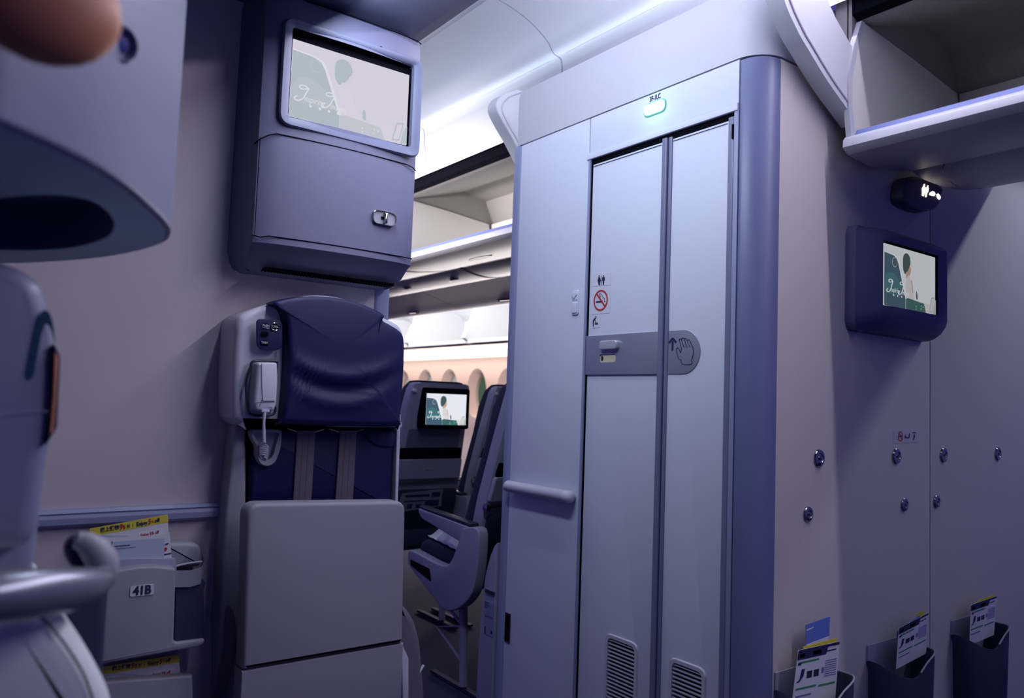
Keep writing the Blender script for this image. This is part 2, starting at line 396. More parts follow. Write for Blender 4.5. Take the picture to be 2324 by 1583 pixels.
# bifold door leaves
ym = (P(1510, 302, X=LX).y+P(1490.7, 1530, X=LX).y)/2
vent_cut = lambda y0, y1, z0, z1: MB().prism(rect(y0, z0, y1, z1, .02), 'X', LX-.03, LX+.02)
def leaf(y0, y1, name, ventbox):
    d = MB(); d.prism([(y0, 0.02), (y1, 0.02), (y1, ZD-.018), (y0, ZD-.018)], 'X', LX+.004, LX+.026, .002)
    o = ob('door_leaf', d, M_lam, lav, cuts=[vent_cut(*ventbox)])
    # louvred grille
    g = MB(); y_0, y_1, z_0, z_1 = ventbox
    out = rect(y_0-.012, z_0-.012, y_1+.012, z_1+.012, .028); inn = rect(y_0+.001, z_0+.001, y_1-.001, z_1-.001, .018)
    n = len(out)
    L = [[(LX+.005, a, b) for a, b in out], [(LX-.001, a, b) for a, b in inset(out, .003)], [(LX-.001, a, b) for a, b in inn], [(LX+.012, a, b) for a, b in inn]]
    g.loft(L, 0, False, False)
    z = z_0+.006
    while z < z_1-.004:
        g.prism([(y_0, z), (y_1, z), (y_1, z+.0035), (y_0, z+.0035)], 'X', LX+.001, LX+.012)
        z += .0112
    g.box(LX+.017, LX+.019, y_0, y_1, z_0, z_1, 1)
    ob('vent_grille', g, [M_lg, M_black], o)
    return o
vA = px2([(1378.6, 1440), (1441, 1530)], X=LX); vB = px2([(1514, 1490), (1604, 1530)], X=LX)
d1 = leaf(ym+.006, yd1-.006, 'a', (vA[1][0]+.003, vA[0][0], .24, .468))
d2 = leaf(yd0+.034, ym-.010, 'b', (1.395, 1.502, .24, .468))
# edge extrusions at the fold and the hinge side
for y0, y1, dx in ((ym-.004, ym+.016, .006), (ym-.020, ym-.006, .001), (yd0+.013, yd0+.034, .001)):
    e = MB(); e.prism(rnd([(LX-dx, y0), (LX-dx, y1), (LX+.028, y1), (LX+.028, y0)], .005), 'Z', .02, ZD-.012)
    ob('door_edge_strip', e, M_edge, lav)
# small upper strips along the heads of both leaves
for a, b in (((1345, 361), (1500, 310)), ((1527, 303), (1650, 263))):
    q = px2([a, b], X=LX)
    e = MB(); e.prism([(q[1][0], ZD-.026), (q[0][0], ZD-.026), (q[0][0], ZD-.0245), (q[1][0], ZD-.0245)], 'X', LX+.002, LX+.006)
    ob('head_line', e, M_dark, lav)
# latch plate with knob and occupancy window
pq = px2([(1331, 764), (1485.6, 750.3), (1484, 849.2), (1330, 849.4)], X=LX-.001)
pz1, pz0 = (pq[0][1]+pq[1][1])/2, (pq[2][1]+pq[3][1])/2
pp = MB(); pp.prism([(ym+.017, pz0), (yd1-.004, pz0), (yd1-.004, pz1), (ym+.017, pz1)], 'X', LX-.002, LX+.006, .001)
oc = px2([(1361, 804), (1398, 821)], X=LX)
lp_ = ob('latch_plate', pp, M_plate, d1, cuts=[MB().prism(rect(oc[1][0], oc[1][1], oc[0][0], oc[0][1], .010), 'X', LX-.02, LX+.02)])
k_ = px2([(1361, 773), (1400, 792)], X=LX-.012)
kb = MB(); kb.prism(rect(k_[1][0], k_[1][1], k_[0][0], k_[0][1], .011), 'X', LX-.016, LX-.002, .004)
ob('knob', kb, mat('knob_silver', (.50, .51, .56), .3, metal=.3), lp_)
ow = MB(); ow.prism(rect(oc[1][0]-.002, oc[1][1]-.002, oc[0][0]+.002, oc[0][1]+.002, .010), 'X', LX+.0015, LX+.004)
yy = oc[0][0]-.010; zz = (oc[0][1]+oc[1][1])/2
ow.prism(ell(yy, zz, .006, .0085), 'X', LX+.0008, LX+.002, 0, 1); ow.prism(rect(yy-.0012, zz-.007, yy+.0012, zz+.007), 'X', LX+.0003, LX+.002, 0, 2)
ob('occupancy_window', ow, [mat('cream', (.72, .62, .45), .4), M_dark, M_grn], lp_)
# push plate with arrow and hand on the second leaf
q = px2([(1512, 749), (1545, 746), (1588, 795), (1550, 848), (1510, 848)], X=LX)
ra = (pz1-pz0)/2; yc = q[2][0]+ra
dpl = [(ym-.021, pz1), (yc, pz1)]+[(yc-ra*math.sin(math.pi*i/20), (pz0+pz1)/2+ra*math.cos(math.pi*i/20)) for i in range(1, 20)]+[(yc, pz0), (ym-.021, pz0)]
hp = MB(); hp.prism(dpl, 'X', LX+.0015, LX+.006, .001)
pu = ob('push_plate', hp, M_plate, d2)
ar = MB(); A_ = px2([(1526, 768), (1526, 795)], X=LX)
ar.prism([(A_[0][0]+.0035, A_[1][1]), (A_[0][0]-.0035, A_[1][1]), (A_[0][0]-.0035, A_[0][1]-.006), (A_[0][0]+.0035, A_[0][1]-.006)], 'X', LX+.0008, LX+.003)
for s in (-1, 1):
    a0 = Vector((A_[0][0], A_[0][1]+.001)); b0 = a0+Vector((s*.014, -.013)); n0 = Vector((b0-a0)).normalized(); n1 = Vector((-n0.y, n0.x))*.0032
    ar.prism([tuple(a0+n1), tuple(b0+n1), tuple(b0-n1), tuple(a0-n1)], 'X', LX+.0008, LX+.003)
hx = lambda x, y: P(1280+x/5.2765, 600+y/5.2765, X=LX+.001)
hand = [(1405, 1010), (1395, 960), (1380, 910), (1385, 890), (1400, 888), (1408, 905), (1412, 885), (1425, 877), (1438, 888), (1445, 882), (1460, 882), (1472, 905), (1485, 900), (1500, 902), (1512, 925), (1530, 965), (1545, 1005), (1548, 1060), (1538, 1110), (1530, 1150), (1535, 1180), (1500, 1195), (1440, 1195), (1408, 1182), (1400, 1140), (1375, 1130), (1358, 1080), (1345, 1020), (1355, 998), (1370, 1000), (1385, 1030), (1393, 1055), (1405, 1010)]
ar.tube([hx(*p) for p in spline(hand[:-1], 3)], .0011, 5, 0, True)
for seg in ([(1408, 905), (1420, 950), (1437, 990)], [(1440, 888), (1455, 940), (1470, 990)], [(1473, 905), (1490, 950), (1508, 990)]): ar.tube([hx(*p) for p in seg], .0011, 5)
ob('push_pictogram', ar, M_ink, pu)
# stickers on the first leaf
sx = lambda x, y: px2([(1280+x/5.2765, 600+y/5.2765)], X=LX)[0]
def sticker(pts, parent, name='sticker'):
    b = MB(); b.prism([sx(*p) for p in pts], 'X', LX+.0032, LX+.0042, 0); return ob(name, b, M_stick, parent)
M_stick = mat('sticker_film', (.64, .66, .74), .35)
s1 = sticker([(325, 100), (553, 92), (550, 245), (322, 262)], d1)
s2 = sticker([(322, 275), (548, 262), (540, 577), (312, 597)], d1)
s3 = sticker([(318, 607), (428, 598), (422, 750), (315, 762)], d1)
def blob(b, pts, m=0, x=LX+.0024, sm=True):
    p = [sx(*q) for q in pts]; b.prism(spline(p, 3) if sm else p, 'X', x, x+.001, 0, m)
b = MB()
for cx_, sk in ((414, 1), (465, 0)):
    blob(b, [(cx_-7, 136), (cx_, 127), (cx_+8, 135), (cx_, 145)])
    if sk: blob(b, [(cx_-10, 150), (cx_+8, 149), (cx_+22, 195), (cx_+14, 198), (cx_+12, 212), (cx_+8, 246), (cx_-8, 247), (cx_-12, 212), (cx_-16, 198), (cx_-20, 200)], sm=False)
    else: blob(b, [(cx_-15, 150), (cx_+15, 147), (cx_+17, 192), (cx_+9, 193), (cx_+7, 242), (cx_-7, 243), (cx_-9, 195), (cx_-17, 196)], sm=False)
blob(b, [(438, 128), (442, 128), (440, 246), (436, 246)], sm=False)
ob('restroom_pictogram', b, M_ink, s1)
b = MB()
cy_, cz_ = sx(431, 428); ea = abs(sx(431+86, 428)[0]-cy_); eb = abs(sx(431, 428+126)[1]-cz_)
o1 = ell(cy_, cz_, ea, eb, 40); o2 = ell(cy_, cz_, ea*.83, eb*.83, 40); n = 40
b.add([(LX+.0024, *p) for p in o1]+[(LX+.0024, *p) for p in o2], [(i, (i+1) % n, n+(i+1) % n, n+i) for i in range(n)], 0)
blob(b, [(375, 352), (392, 345), (488, 490), (474, 502)], 0, LX+.0020, False)
blob(b, [(373, 438), (455, 432), (455, 452), (373, 458)], 1, LX+.0027, False); blob(b, [(474, 430), (486, 430), (486, 449), (474, 450)], 1, LX+.0027, False)
smk = [(481, 425), (480, 400), (462, 390), (458, 370), (445, 352), (430, 348), (424, 362), (435, 378), (430, 392)]
b.tube([P(1280+x/5.2765, 600+y/5.2765, X=LX+.0024) for x, y in spline(smk, 3, False)], .0009, 5, 1)
ob('no_smoking_pictogram', b, [M_red, M_ink], s2)
b = MB(); blob(b, [(366, 625), (374, 617), (382, 625), (374, 634)])
blob(b, [(364, 636), (376, 640), (362, 662), (352, 672), (346, 740), (337, 742), (338, 670), (346, 652)], sm=False); blob(b, [(360, 655), (380, 680), (376, 684), (356, 664)], sm=False)
blob(b, [(362, 708), (398, 704), (398, 715), (362, 717)], sm=False); blob(b, [(366, 690), (378, 686), (380, 705), (366, 706)], sm=False); blob(b, [(384, 690), (396, 694), (392, 704), (384, 704)], sm=False)
ob('changing_table_pictogram', b, M_ink, s3)
# oval slide latch left of the door
ol = px2([(1300, 660), (1314, 714)], X=LX)
b = MB(); b.prism(rect(ol[1][0], ol[1][1], ol[0][0], ol[0][1], .012), 'X', LX-.005, LX+.002, .002)
b.prism(rect(ol[1][0]+.004, ol[1][1]+.006, ol[0][0]-.004, (ol[0][1]+ol[1][1])/2+.002, .008), 'X', LX-.008, LX-.004, .002)
b.prism(rect(ol[1][0]+.004, (ol[0][1]+ol[1][1])/2+.006, ol[0][0]-.004, ol[0][1]-.006, .008), 'X', LX-.0065, LX-.004, .001)
b.tube([(LX-.0068, ol[0][0]-.006, (ol[0][1]+ol[1][1])/2+.02), (LX-.0068, ol[0][0]-.012, (ol[0][1]+ol[1][1])/2+.010), (LX-.0068, ol[1][0]+.006, (ol[0][1]+ol[1][1])/2+.026)], .001, 5, 1)
ob('slide_latch', b, [M_lam, M_ink], lav)
# grab bar
b = MB(); q = px2([(1151, 1087), (1151, 1111), (1300, 1110), (1300, 1137)], X=LX-.02)
g1, g0 = max(q[0][0], 2.27), q[2][0]; zc = .868; rr = .017
sec = lambda y, s: [(LX-.022+.024*s*math.cos(a)*1.0, y, zc+.021*s*math.sin(a)) for a in [2*math.pi*i/16 for i in range(16)]]
b.loft([sec(g0, .35), sec(g0+.004, .75), sec(g0+.012, 1), sec(g0+.035, 1), sec(g0+.036, .97), sec(g1-.03, .97), sec(g1-.012, 1), sec(g1-.004, .75), sec(g1, .35)])
ob('grab_bar', b, M_lg, lav, sharp=50)
# small slot latch low on the panel
q = px2([(1149, 1388), (1158, 1459)], X=LX)
b = MB(); b.box(LX-.003, LX+.001, q[1][0], q[0][0]+.002, q[1][1], q[0][1]); b.box(LX-.0036, LX-.002, q[1][0]+.006, q[0][0], q[1][1]+.006, q[0][1]-.006, 1)
ob('slot_latch', b, [M_chrome, M_black], lav)
# lit call lamp with its code
q = px2([(1464, 231), (1509, 262)], X=LX)
lc = px2([(1487, 245)], X=LX)[0]
b = MB(); b.prism(rect(lc[0]-.041, lc[1]-.0175, lc[0]+.041, lc[1]+.0175, .017), 'X', LX-.010, LX+.001, .006)
lamp = ob('call_lamp', b, glow('lamp_green_white', (.82, .97, .90), 1.25), lav)
b = MB(); b.prism(rect(lc[0]-.045, lc[1]-.0215, lc[0]+.045, lc[1]+.0215, .021), 'X', LX-.003, LX+.001, .001)
ob('lamp_rim', b, mat('lamp_rim_green', (.10, .45, .36), .3, emit=.12), lamp)
tq = px2([(1487, 224)], X=LX)[0]
ob('lamp_code', MB().text('3F-1LC', .022, (LX-.0012, tq[0], tq[1]+.003), (0, -1, 0), (0, 0, 1), fw=.044, bold=.0005), M_ink, lav, smooth=False)
ll = bpy.data.lights.new('call_lamp_light', 'POINT'); ll.energy = .10; ll.color = (.45, 1, .75); ll.shadow_soft_size = .03
lo_ = bpy.data.objects.new('call_lamp_light', ll); C.objects.link(lo_); lo_.location = (LX-.05, lc[0], lc[1]-.01)
# round bassinet studs on the side wall
def stud(x, z, r_, dark):
    b = MB(); b.lathe([(r_, 0), (r_, .003), (r_*.92, .006), (r_*.55, .008), (r_*.5, .0055), (r_*.22, .005), (r_*.2, .011), (0, .012)], (x, LY0-.0005, z), (0, -1, 0))
    ob('bassinet_stud', b, M_chrome if dark else M_steel, lav, sharp=20)
for x, y in ((1857, 1040), (2033, 1034), (2140, 1031), (2263, 1028)):
    p = P(x, y, Y=LY0); stud(p.x, 1.045, .024, True)
for x, y in ((1832, 1166), (2051, 1143), (2124, 1136)):
    p = P(x, y, Y=LY0); stud(p.x, .896, .0205, False)
# little no smoking / belt notice on the side wall
nx = lambda x, y: px2([(1740+x/4.3037, 940+y/4.3037)], Y=LY0)[0]
b = MB(); b.prism([nx(1235, 160), nx(1475, 140), nx(1470, 272), nx(1232, 282)], 'Y', LY0-.0012, LY0, 0)
nt_ = ob('notice_sticker', b, mat('notice_film', (.56, .53, .54), .4), lav)
b = MB(); c0 = nx(1302, 214); e1 = abs(nx(1326, 214)[0]-c0[0]); e2 = abs(nx(1302, 263)[1]-c0[1])
o1 = ell(*c0, e1, e2); o2 = ell(*c0, e1*.76, e2*.8); n = 32
b.add([(p[0], LY0-.0016, p[1]) for p in o1+o2], [(i, (i+1) % n, n+(i+1) % n, n+i) for i in range(n)], 0)
for pl_, m_ in (([(1285, 175), (1292, 172), (1322, 250), (1315, 255)], 0), ([(1286, 210), (1320, 206), (1320, 214), (1286, 218)], 1), ([(1342, 232), (1350, 195), (1362, 232)], 1), ([(1362, 222), (1380, 225), (1386, 185), (1394, 185), (1390, 232), (1362, 234)], 1), ([(1418, 176), (1435, 170), (1454, 178), (1454, 184), (1418, 184)], 1), ([(1432, 196), (1444, 196), (1442, 226), (1428, 250), (1422, 246), (1432, 222)], 1)):
    b.prism([nx(*p) for p in pl_], 'Y', LY0-.0017, LY0-.001, 0, m_)
ob('notice_pictograms', b, [M_red, M_ink], nt_)
# low curved end panel behind the lavatory with latch and placard
eb_ = thing('seat_end_baffle', 'low curved grey end panel with placard behind the lavatory by the aisle', 'panel', (1.72, 2.38, 0))
poly = [(2.335, 0), (2.335, .655), (2.352, .64), (2.375, .60), (2.40, .53), (2.415, .44), (2.425, .33), (2.43, .18), (2.43, 0)]
b = MB(); b.prism(poly, 'X', 1.690, 1.715, .003); ob('end_panel', b, M_shell, eb_)
qx = 1.6895
q = px2([(1103, 1335), (1123, 1352)], X=qx); b = MB(); b.box(qx-.004, qx+.001, q[1][0], q[0][0], q[1][1]+.002, q[0][1]); b.box(qx-.006, qx-.003, q[1][0]+.004, q[0][0]-.001, q[1][1]+.005, q[0][1]-.004, 1)
ob('latch', b, [M_chrome, M_dark], eb_)
q = px2([(1100, 1361), (1122, 1369), (1120, 1446), (1097, 1436)], X=qx); b = MB(); b.prism(q, 'X', qx-.0008, qx+.001)
pc = ob('placard', b, mat('placard_film', (.22, .22, .36), .5), eb_)
b = MB(); cy0, cy1 = q[1][0]+.006, q[0][0]-.005; zt_ = q[1][1]-.006
for k, t in enumerate(('This passageway', 'must be kept clear', 'at all times')): b.text(t, .0062, (qx-.0014, q[0][0]-.004, zt_-.008*k), (0, -1, 0), (0, 0, 1), align='LEFT', sx=.62)
for k in range(6): b.box(qx-.0014, qx-.0006, cy0+k*(cy1-cy0)/6, cy0+k*(cy1-cy0)/6+.003, zt_-.052, zt_-.044)
b.box(qx-.0014, qx-.0006, cy1-.010, cy1-.003, zt_-.112, zt_-.086); b.box(qx-.0014, qx-.0006, cy0, cy0+.008, zt_-.105, zt_-.092)
ob('placard_print', b, M_ink, pc, smooth=False)

# ------------------------------------------------------------------ screen picture (the same film still on each screen)
def pal(t, wash, k):
    out = []
    for n_, c in (('sky', (.68, .70, .76)), ('shell', (.02, .07, .12)), ('shell2', (.02, .13, .15)), ('hair', (.02, .055, .06)), ('skin', (.50, .30, .22)), ('cloth', (.60, .58, .58)), ('line', (.75, .80, .85)), ('desk', (.015, .09, .09)), ('teal', (.15, .65, .55)), ('grey', (.38, .42, .43))):
        w = (.64, .64, .72)
        cc = [a*(1-wash)+b_*wash for a, b_ in zip(c, w)]
        out.append(glow(t+'_'+n_, cc, k))
    return out
def screen_art(name, parent, o, r_, u_, w, h, mats):
    """o = lower left corner; layers of the picture step out by 0.3 mm"""
    o, r_, u_ = Vector(o), Vector(r_).normalized(), Vector(u_).normalized(); n_ = r_.cross(u_); b = MB(); lay = [0]
    def pg(pts, m, sm=False):
        lay[0] += 1
        if sm: pts = spline(pts, 5)
        b.add([o+r_*(x*w)+u_*(y*h)+n_*(.00012*lay[0]) for x, y in pts], [tuple(range(len(pts)))], m)
    b.add([o-n_*.004+r_*(x*w)+u_*(y*h) for x, y in ((0, 0), (1, 0), (1, 1), (0, 1))]+[o+r_*(x*w)+u_*(y*h) for x, y in ((0, 0), (1, 0), (1, 1), (0, 1))], [(3, 2, 1, 0), (4, 5, 6, 7), (0, 1, 5, 4), (1, 2, 6, 5), (2, 3, 7, 6), (3, 0, 4, 7)], 0)
    pg([(.36, .0), (.36, .12), (.5, .16), (1, .16), (1, 0)], 5)
    pg([(0, 0), (0, .88), (.18, .86), (.25, .82), (.285, .74), (.42, .16), (.42, 0)], 6)
    pg([(0, 0), (0, .86), (.17, .84), (.23, .80), (.262, .72), (.40, .16), (.40, 0)], 1)
    pg([(.03, .22), (.04, .5), (.16, .55), (.30, .42), (.34, .22)], 2, True)
    pg([(x, y) for x, y in ell(.19, .73, .05, .08, 18)], 9); pg(ell(.192, .732, .044, .07, 18), 1)
    pg([(.345, .70), (.35, .86), (.40, .93), (.46, .91), (.49, .82), (.48, .72), (.44, .62), (.39, .58), (.36, .62)], 3, True)
    pg([(.40, .60), (.44, .64), (.48, .74), (.50, .66), (.47, .56), (.42, .50)], 4, True)
    pg([(.42, .52), (.47, .56), (.54, .36), (.56, .16), (.42, .16), (.40, .40)], 5, True)
    pg([(.50, .50), (.52, .50), (.545, .30), (.53, .30)], 4)
    pg([(.40, .0), (.40, .17), (.44, .19), (.76, .15), (.80, .0)], 7)
    for x, y in ((.60, .08), (.60, .03), (.70, .10), (.70, .05), (.74, .09)): pg(ell(x, y, .008, .013, 8), 8)
    pg([(.60, .2), (.595, .28), (.605, .34), (.62, .28), (.625, .2)], 3, True)
    pg([(.86, .02), (.93, .03), (.97, .30), (.90, .28)], 9); pg([(.875, .045), (.925, .05), (.955, .27), (.91, .255)], 5)
    pg([(.94, 0), (1, 0), (1, .26), (.97, .20)], 9)
    for k in range(4): pg(ell(.16+.075*k, .185, .011, .018, 8), 6)
    # swash lettering
    zz_ = n_*(.00012*(lay[0]+2))
    b.text('nspiring', .11*h, o+zz_+r_*(.105*w)+u_*(.265*h), r_, u_, 6, 'LEFT', .35, .0001, .8); b.text('mages', .11*h, o+zz_+r_*(.315*w)+u_*(.255*h), r_, u_, 6, 'LEFT', .35, .0001, .8)
    for ox in (0.02, .235):
        s = [(.12, .40), (.09, .43), (.05, .42), (.05, .385), (.08, .385), (.115, .40), (.10, .34), (.08, .27), (.05, .225), (.02, .22), (.01, .25), (.03, .275)]
        b.tube([o+zz_+r_*((x+ox)*w)+u_*(y*h) for x, y in spline(s, 4, False)], .008*h, 5, 6)
    return ob(name, b, mats, parent, smooth=False)
pal_mon = [glow('big_%d' % i, c, 1.0) for i, c in enumerate(((.65, .62, .73), (.43, .49, .55), (.47, .52, .58), (.44, .50, .55), (.64, .61, .71), (.66, .63, .73), (.72, .71, .78), (.54, .56, .62), (.66, .68, .73), (.48, .53, .58)))]; pal_s = pal('small', 0.05, 1.15); pal_r = pal('right', .08, .62)

# ------------------------------------------------------------------ video cabinet on the bulkhead
vc = thing('video_cabinet', 'tall grey wall cabinet with a large glowing screen above a latched door', 'monitor cabinet', (.86, WY, 1.5))
YF = 1.98
body = MB()
# plan section: bowed front, sides running back to the wall
def plan(xl, xr, yf, bow, grow, r_=.035):
    pts = [(xl-grow, WY-.001), (xl-grow*.3, WY-.05), (xl, yf+.03)]
    for i in range(13):
        t = i/12; x = xl+r_*.6+(xr-xl-r_*1.2)*t; pts.append((x, yf+bow*(2*t-1)**2*.7+(.0 if 0 < i < 12 else .004)))
    pts += [(xr, yf+.03), (xr+.004, WY-.05), (xr+.004, WY-.001)]
    return pts
XL, XR = .640, 1.105
z0_, z1_ = 1.555, 2.235
L = []
for z, dy, dx, gr in ((1.492, .11, .03, .012), (1.500, .075, .012, .016), (1.520, .045, .004, .02), (1.548, .018, 0, .022), (1.556, .0, 0, .022), (2.20, .0, 0, .022), (2.225, .006, 0, .022), (2.238, .03, .004, .022), (2.262, .06, .01, .022)):
    L.append([(x, y, z) for x, y in plan(XL+dx, XR-dx, YF+dy, .022, gr)])
body.loft(L)
scr_q = [P(x, y, Y=YF-.004) for x, y in ((673, 85.6), (938.5, 166), (924.3, 324.4), (659, 259))]
sx0, sx1 = (scr_q[0].x+scr_q[3].x)/2, (scr_q[1].x+scr_q[2].x)/2; sz1, sz0 = (scr_q[0].z+scr_q[1].z)/2, (scr_q[2].z+scr_q[3].z)/2
cutb = MB().box(sx0-.004, sx1+.010, YF-.05, YF+.028, sz0-.004, sz1+.028)
bd = ob('cabinet_body', body, [M_cab, M_black], vc, cuts=[cutb], sharp=40)
# bezel frame round the screen
o_ = rnd([(sx0-.032, sz0-.032), (sx1+.040, sz0-.036), (sx1+.040, sz1+.052), (sx0-.032, sz1+.052)], .035, 7); i_ = rnd([(sx0-.006, sz0-.006), (sx1+.012, sz0-.006), (sx1+.012, sz1+.030), (sx0-.006, sz1+.030)], .012, 7)
fr = MB(); fr.loft([[(a, YF+.004, b_) for a, b_ in o_], [(a, YF-.003, b_) for a, b_ in inset(o_, .004)], [(a, YF-.003, b_) for a, b_ in inset(o_, .012)], [(a, YF+.004, b_) for a, b_ in i_], [(a, YF+.028, b_) for a, b_ in i_]], 0, False, False)
fz = ob('bezel', fr, M_cabl, vc, sharp=60)
screen_art('screen', vc, (sx0, YF+.012, sz0), (1, 0, 0), (0, 0, 1), sx1-sx0, sz1-sz0, pal_mon)
# camera dot and seams
qd = P(866, 106, Y=YF-.004)
def seam(_, pts, r_=.0016): b = MB(); b.tube(pts, r_, 5); ob('panel_seam', b, M_black, vc)
def yfront(x): t = (x-XL)/(XR-XL); return YF+.022*.7*(2*t-1)**2
sm = MB(); sm.lathe([(.0035, 0), (.0035, .003)], (qd.x, yfront(qd.x)+.001, qd.z), (0, -1, 0), 14)
zs = P(700, 304, Y=YF).z; zs2 = P(949, 370, Y=YF).z
sz_ = lambda x: 1.842+.022*0
seam(sm, [(XL-.004, YF+.05, 1.818), (XL+.002, YF+.022, 1.826), (XL+.02, yfront(XL+.02), 1.838)]+[(x, yfront(x), 1.846) for x in [XL+.04+i*(XR-XL-.08)/8 for i in range(9)]]+[(XR-.018, yfront(XR-.018), 1.842), (XR-.001, YF+.024, 1.838)])
seam(sm, [(XL-.002, YF+.03, 1.574), (XL+.014, yfront(XL+.01), 1.568)]+[(x, yfront(x), 1.574) for x in [XL+.035+i*(XR-XL-.07)/8 for i in range(9)]]+[(XR-.004, YF+.018, 1.574)])
seam(sm, [(XL+.001, YF+.020, 1.574), (XL+.001, YF+.020, 1.83)], .0011)
seam(sm, [(XL+.10, yfront(XL+.1), 2.222)]+[(x, yfront(x), 2.222) for x in [XL+.14+i*(XR-XL-.16)/8 for i in range(9)]]+[(XR-.003, YF+.022, 2.222)])
ob('camera_dot', sm, M_black, vc)
# shadowed grille slots under the cabinet
gm = MB()
for i in range(46): x = XL+.05+i*.0083; gm.box(x, x+.003, YF+.055, YF+.10, 1.4935, 1.5015)
ob('speaker_slots', gm, M_black, vc)
# oval latch on the lower door
lq = P(873, 495, Y=YF-.003); l1, lz = lq.x, lq.z
lr = MB(); oo = rect(l1-.038, lz-.021, l1+.038, lz+.021, .0205, 8); ii = inset(oo, .004)
lr.loft([[(a, YF+.008, b_) for a, b_ in oo], [(a, YF-.004, b_) for a, b_ in oo], [(a, YF-.006, b_) for a, b_ in inset(oo, .002)], [(a, YF-.002, b_) for a, b_ in ii], [(a, YF+.008, b_) for a, b_ in ii]], 0, False, False)
lt = ob('latch', lr, M_steel, vc)
lk = MB(); lk.prism(inset(oo, .0035), 'Y', YF-.0006, YF+.006)
lk.box(l1-.010, l1-.002, YF-.002, YF+.004, lz-.004, lz+.004, 1)
ob('latch_well', lk, [M_grey, M_black], lt)
b = MB(); b.prism(rect(l1-.004, lz-.015, l1+.007, lz+.015, .004), 'Y', YF-.012, YF-.001, .003); ob('latch_tab', b, M_chrome, lt)

# ------------------------------------------------------------------ folded crew jump seat
js = thing('crew_jump_seat', 'folded navy crew jump seat with grey shell standing against the bulkhead', 'jump seat', (.86, 2.1, 0))
YS = 2.0
q = lambda pts, Y: px2(pts, Y=Y)
zx = lambda x, y: (500+x/3.0435, 630+y/3.0442)       # zoomed crop to photo pixels
# lower housing that stands on the floor
YH = 2.075
b = MB(); hs = q([(500, 1700), (498, 1420), (510, 1180), (535, 950), (560, 940), (560, 1700)], YH)
b.prism(hs, 'Y', YH, WY-.002, .012); ob('side_frame', b, M_grey, js)
b = MB(); hs = q([(894, 940), (903, 940), (896, 1160), (888, 1700), (876, 1700)], YH); b.prism(hs, 'Y', YH-.02, WY-.002, .004); ob('side_frame', b, M_lg, js)
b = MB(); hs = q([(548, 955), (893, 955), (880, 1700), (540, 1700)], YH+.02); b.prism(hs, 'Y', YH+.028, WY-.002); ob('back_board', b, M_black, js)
# backrest cushion
b = MB(); hs = q([zx(250, 1060), zx(1190, 1040), zx(1175, 1600), zx(195, 1600), zx(200, 1300)], YH)
b.prism(rnd(hs, .012), 'Y', YH-.012, YH+.027, .012)
ob('backrest', b, M_navy, js)
b = MB(); ppk = [zx(x, y) for x, y in ((1010, 1075), (1190, 1060), (1192, 1160), (1120, 1166), (1060, 1150), (1020, 1115))]
b.prism(spline(q(ppk, YH-.013), 3), 'Y', YH-.020, YH-.011, .004); ob('backrest_pad', b, M_navy, js)
# upper shell
shp = [(160, 1020), (150, 1010), (120, 985), (105, 940), (102, 700), (118, 400), (130, 300), (180, 240), (360, 175), (620, 118), (880, 140), (1130, 262), (1230, 310), (1270, 350), (1290, 420), (1285, 600), (1270, 860), (1255, 1000), (1225, 1035), (400, 1025)]
b = MB(); sp = spline(q([zx(*p) for p in shp], YS), 4); b.prism(sp, 'Y', YS+.012, WY-.003, .018)
sh = ob('upper_shell', b, M_lg, js, sharp=40)
# headrest cushion
hd = [(445, 1015), (432, 990), (452, 800), (466, 600), (466, 400), (452, 270), (420, 205), (362, 168), (480, 135), (620, 121), (760, 126), (900, 150), (1030, 195), (1130, 245), (1128, 290), (1175, 320), (1245, 365), (1275, 420), (1278, 560), (1268, 760), (1250, 985), (1230, 1030), (900, 1030)]
hp_ = spline(q([zx(*p) for p in hd], YS-.03), 4)
b = MB()
cc = (sum(p[0] for p in hp_)/len(hp_), sum(p[1] for p in hp_)/len(hp_))
L = [[(p[0], YS+.020, p[1]) for p in hp_]]
K = 16
def wrinkle(x, z):
    u = (x-cc[0])/.16; v = z
    arc1 = 1.215+.05*u*u; arc2 = 1.165+.07*u*u
    f = math.exp(-(u/1.0)**4)
    return f*(.010*math.exp(-((v-arc1)/.020)**2) - .012*math.exp(-((v-arc1+.030)/.018)**2) + .008*math.exp(-((v-arc2+.02)/.016)**2))
for k in range(K):
    t = k/K
    if t < .2: s_, y_ = 1-.06*(1-math.cos(math.pi/2*t/.2))*.5, YS+.020-.05*math.sin(math.pi/2*t/.2)
    else: s_ = .97*(1-(t-.2)/.8); y_ = YS-.030-.008*(1-s_**2)
    L.append([(cc[0]+(p[0]-cc[0])*s_, y_-(wrinkle(cc[0]+(p[0]-cc[0])*s_, cc[1]+(p[1]-cc[1])*s_) if t >= .2 else 0), cc[1]+(p[1]-cc[1])*s_) for p in hp_])
b.loft(L); ob('headrest', b, M_navy, js, sharp=70)
b = MB(); sq = [zx(x, y) for x, y in ((1130, 262), (1105, 320), (1090, 420), (1085, 560), (1075, 700))]
b.tube([Vector((a, YS-.0335, c)) for a, c in spline(q(sq, YS-.034), 4, False)], .0012, 5); ob('headrest_seam', b, M_black, js)
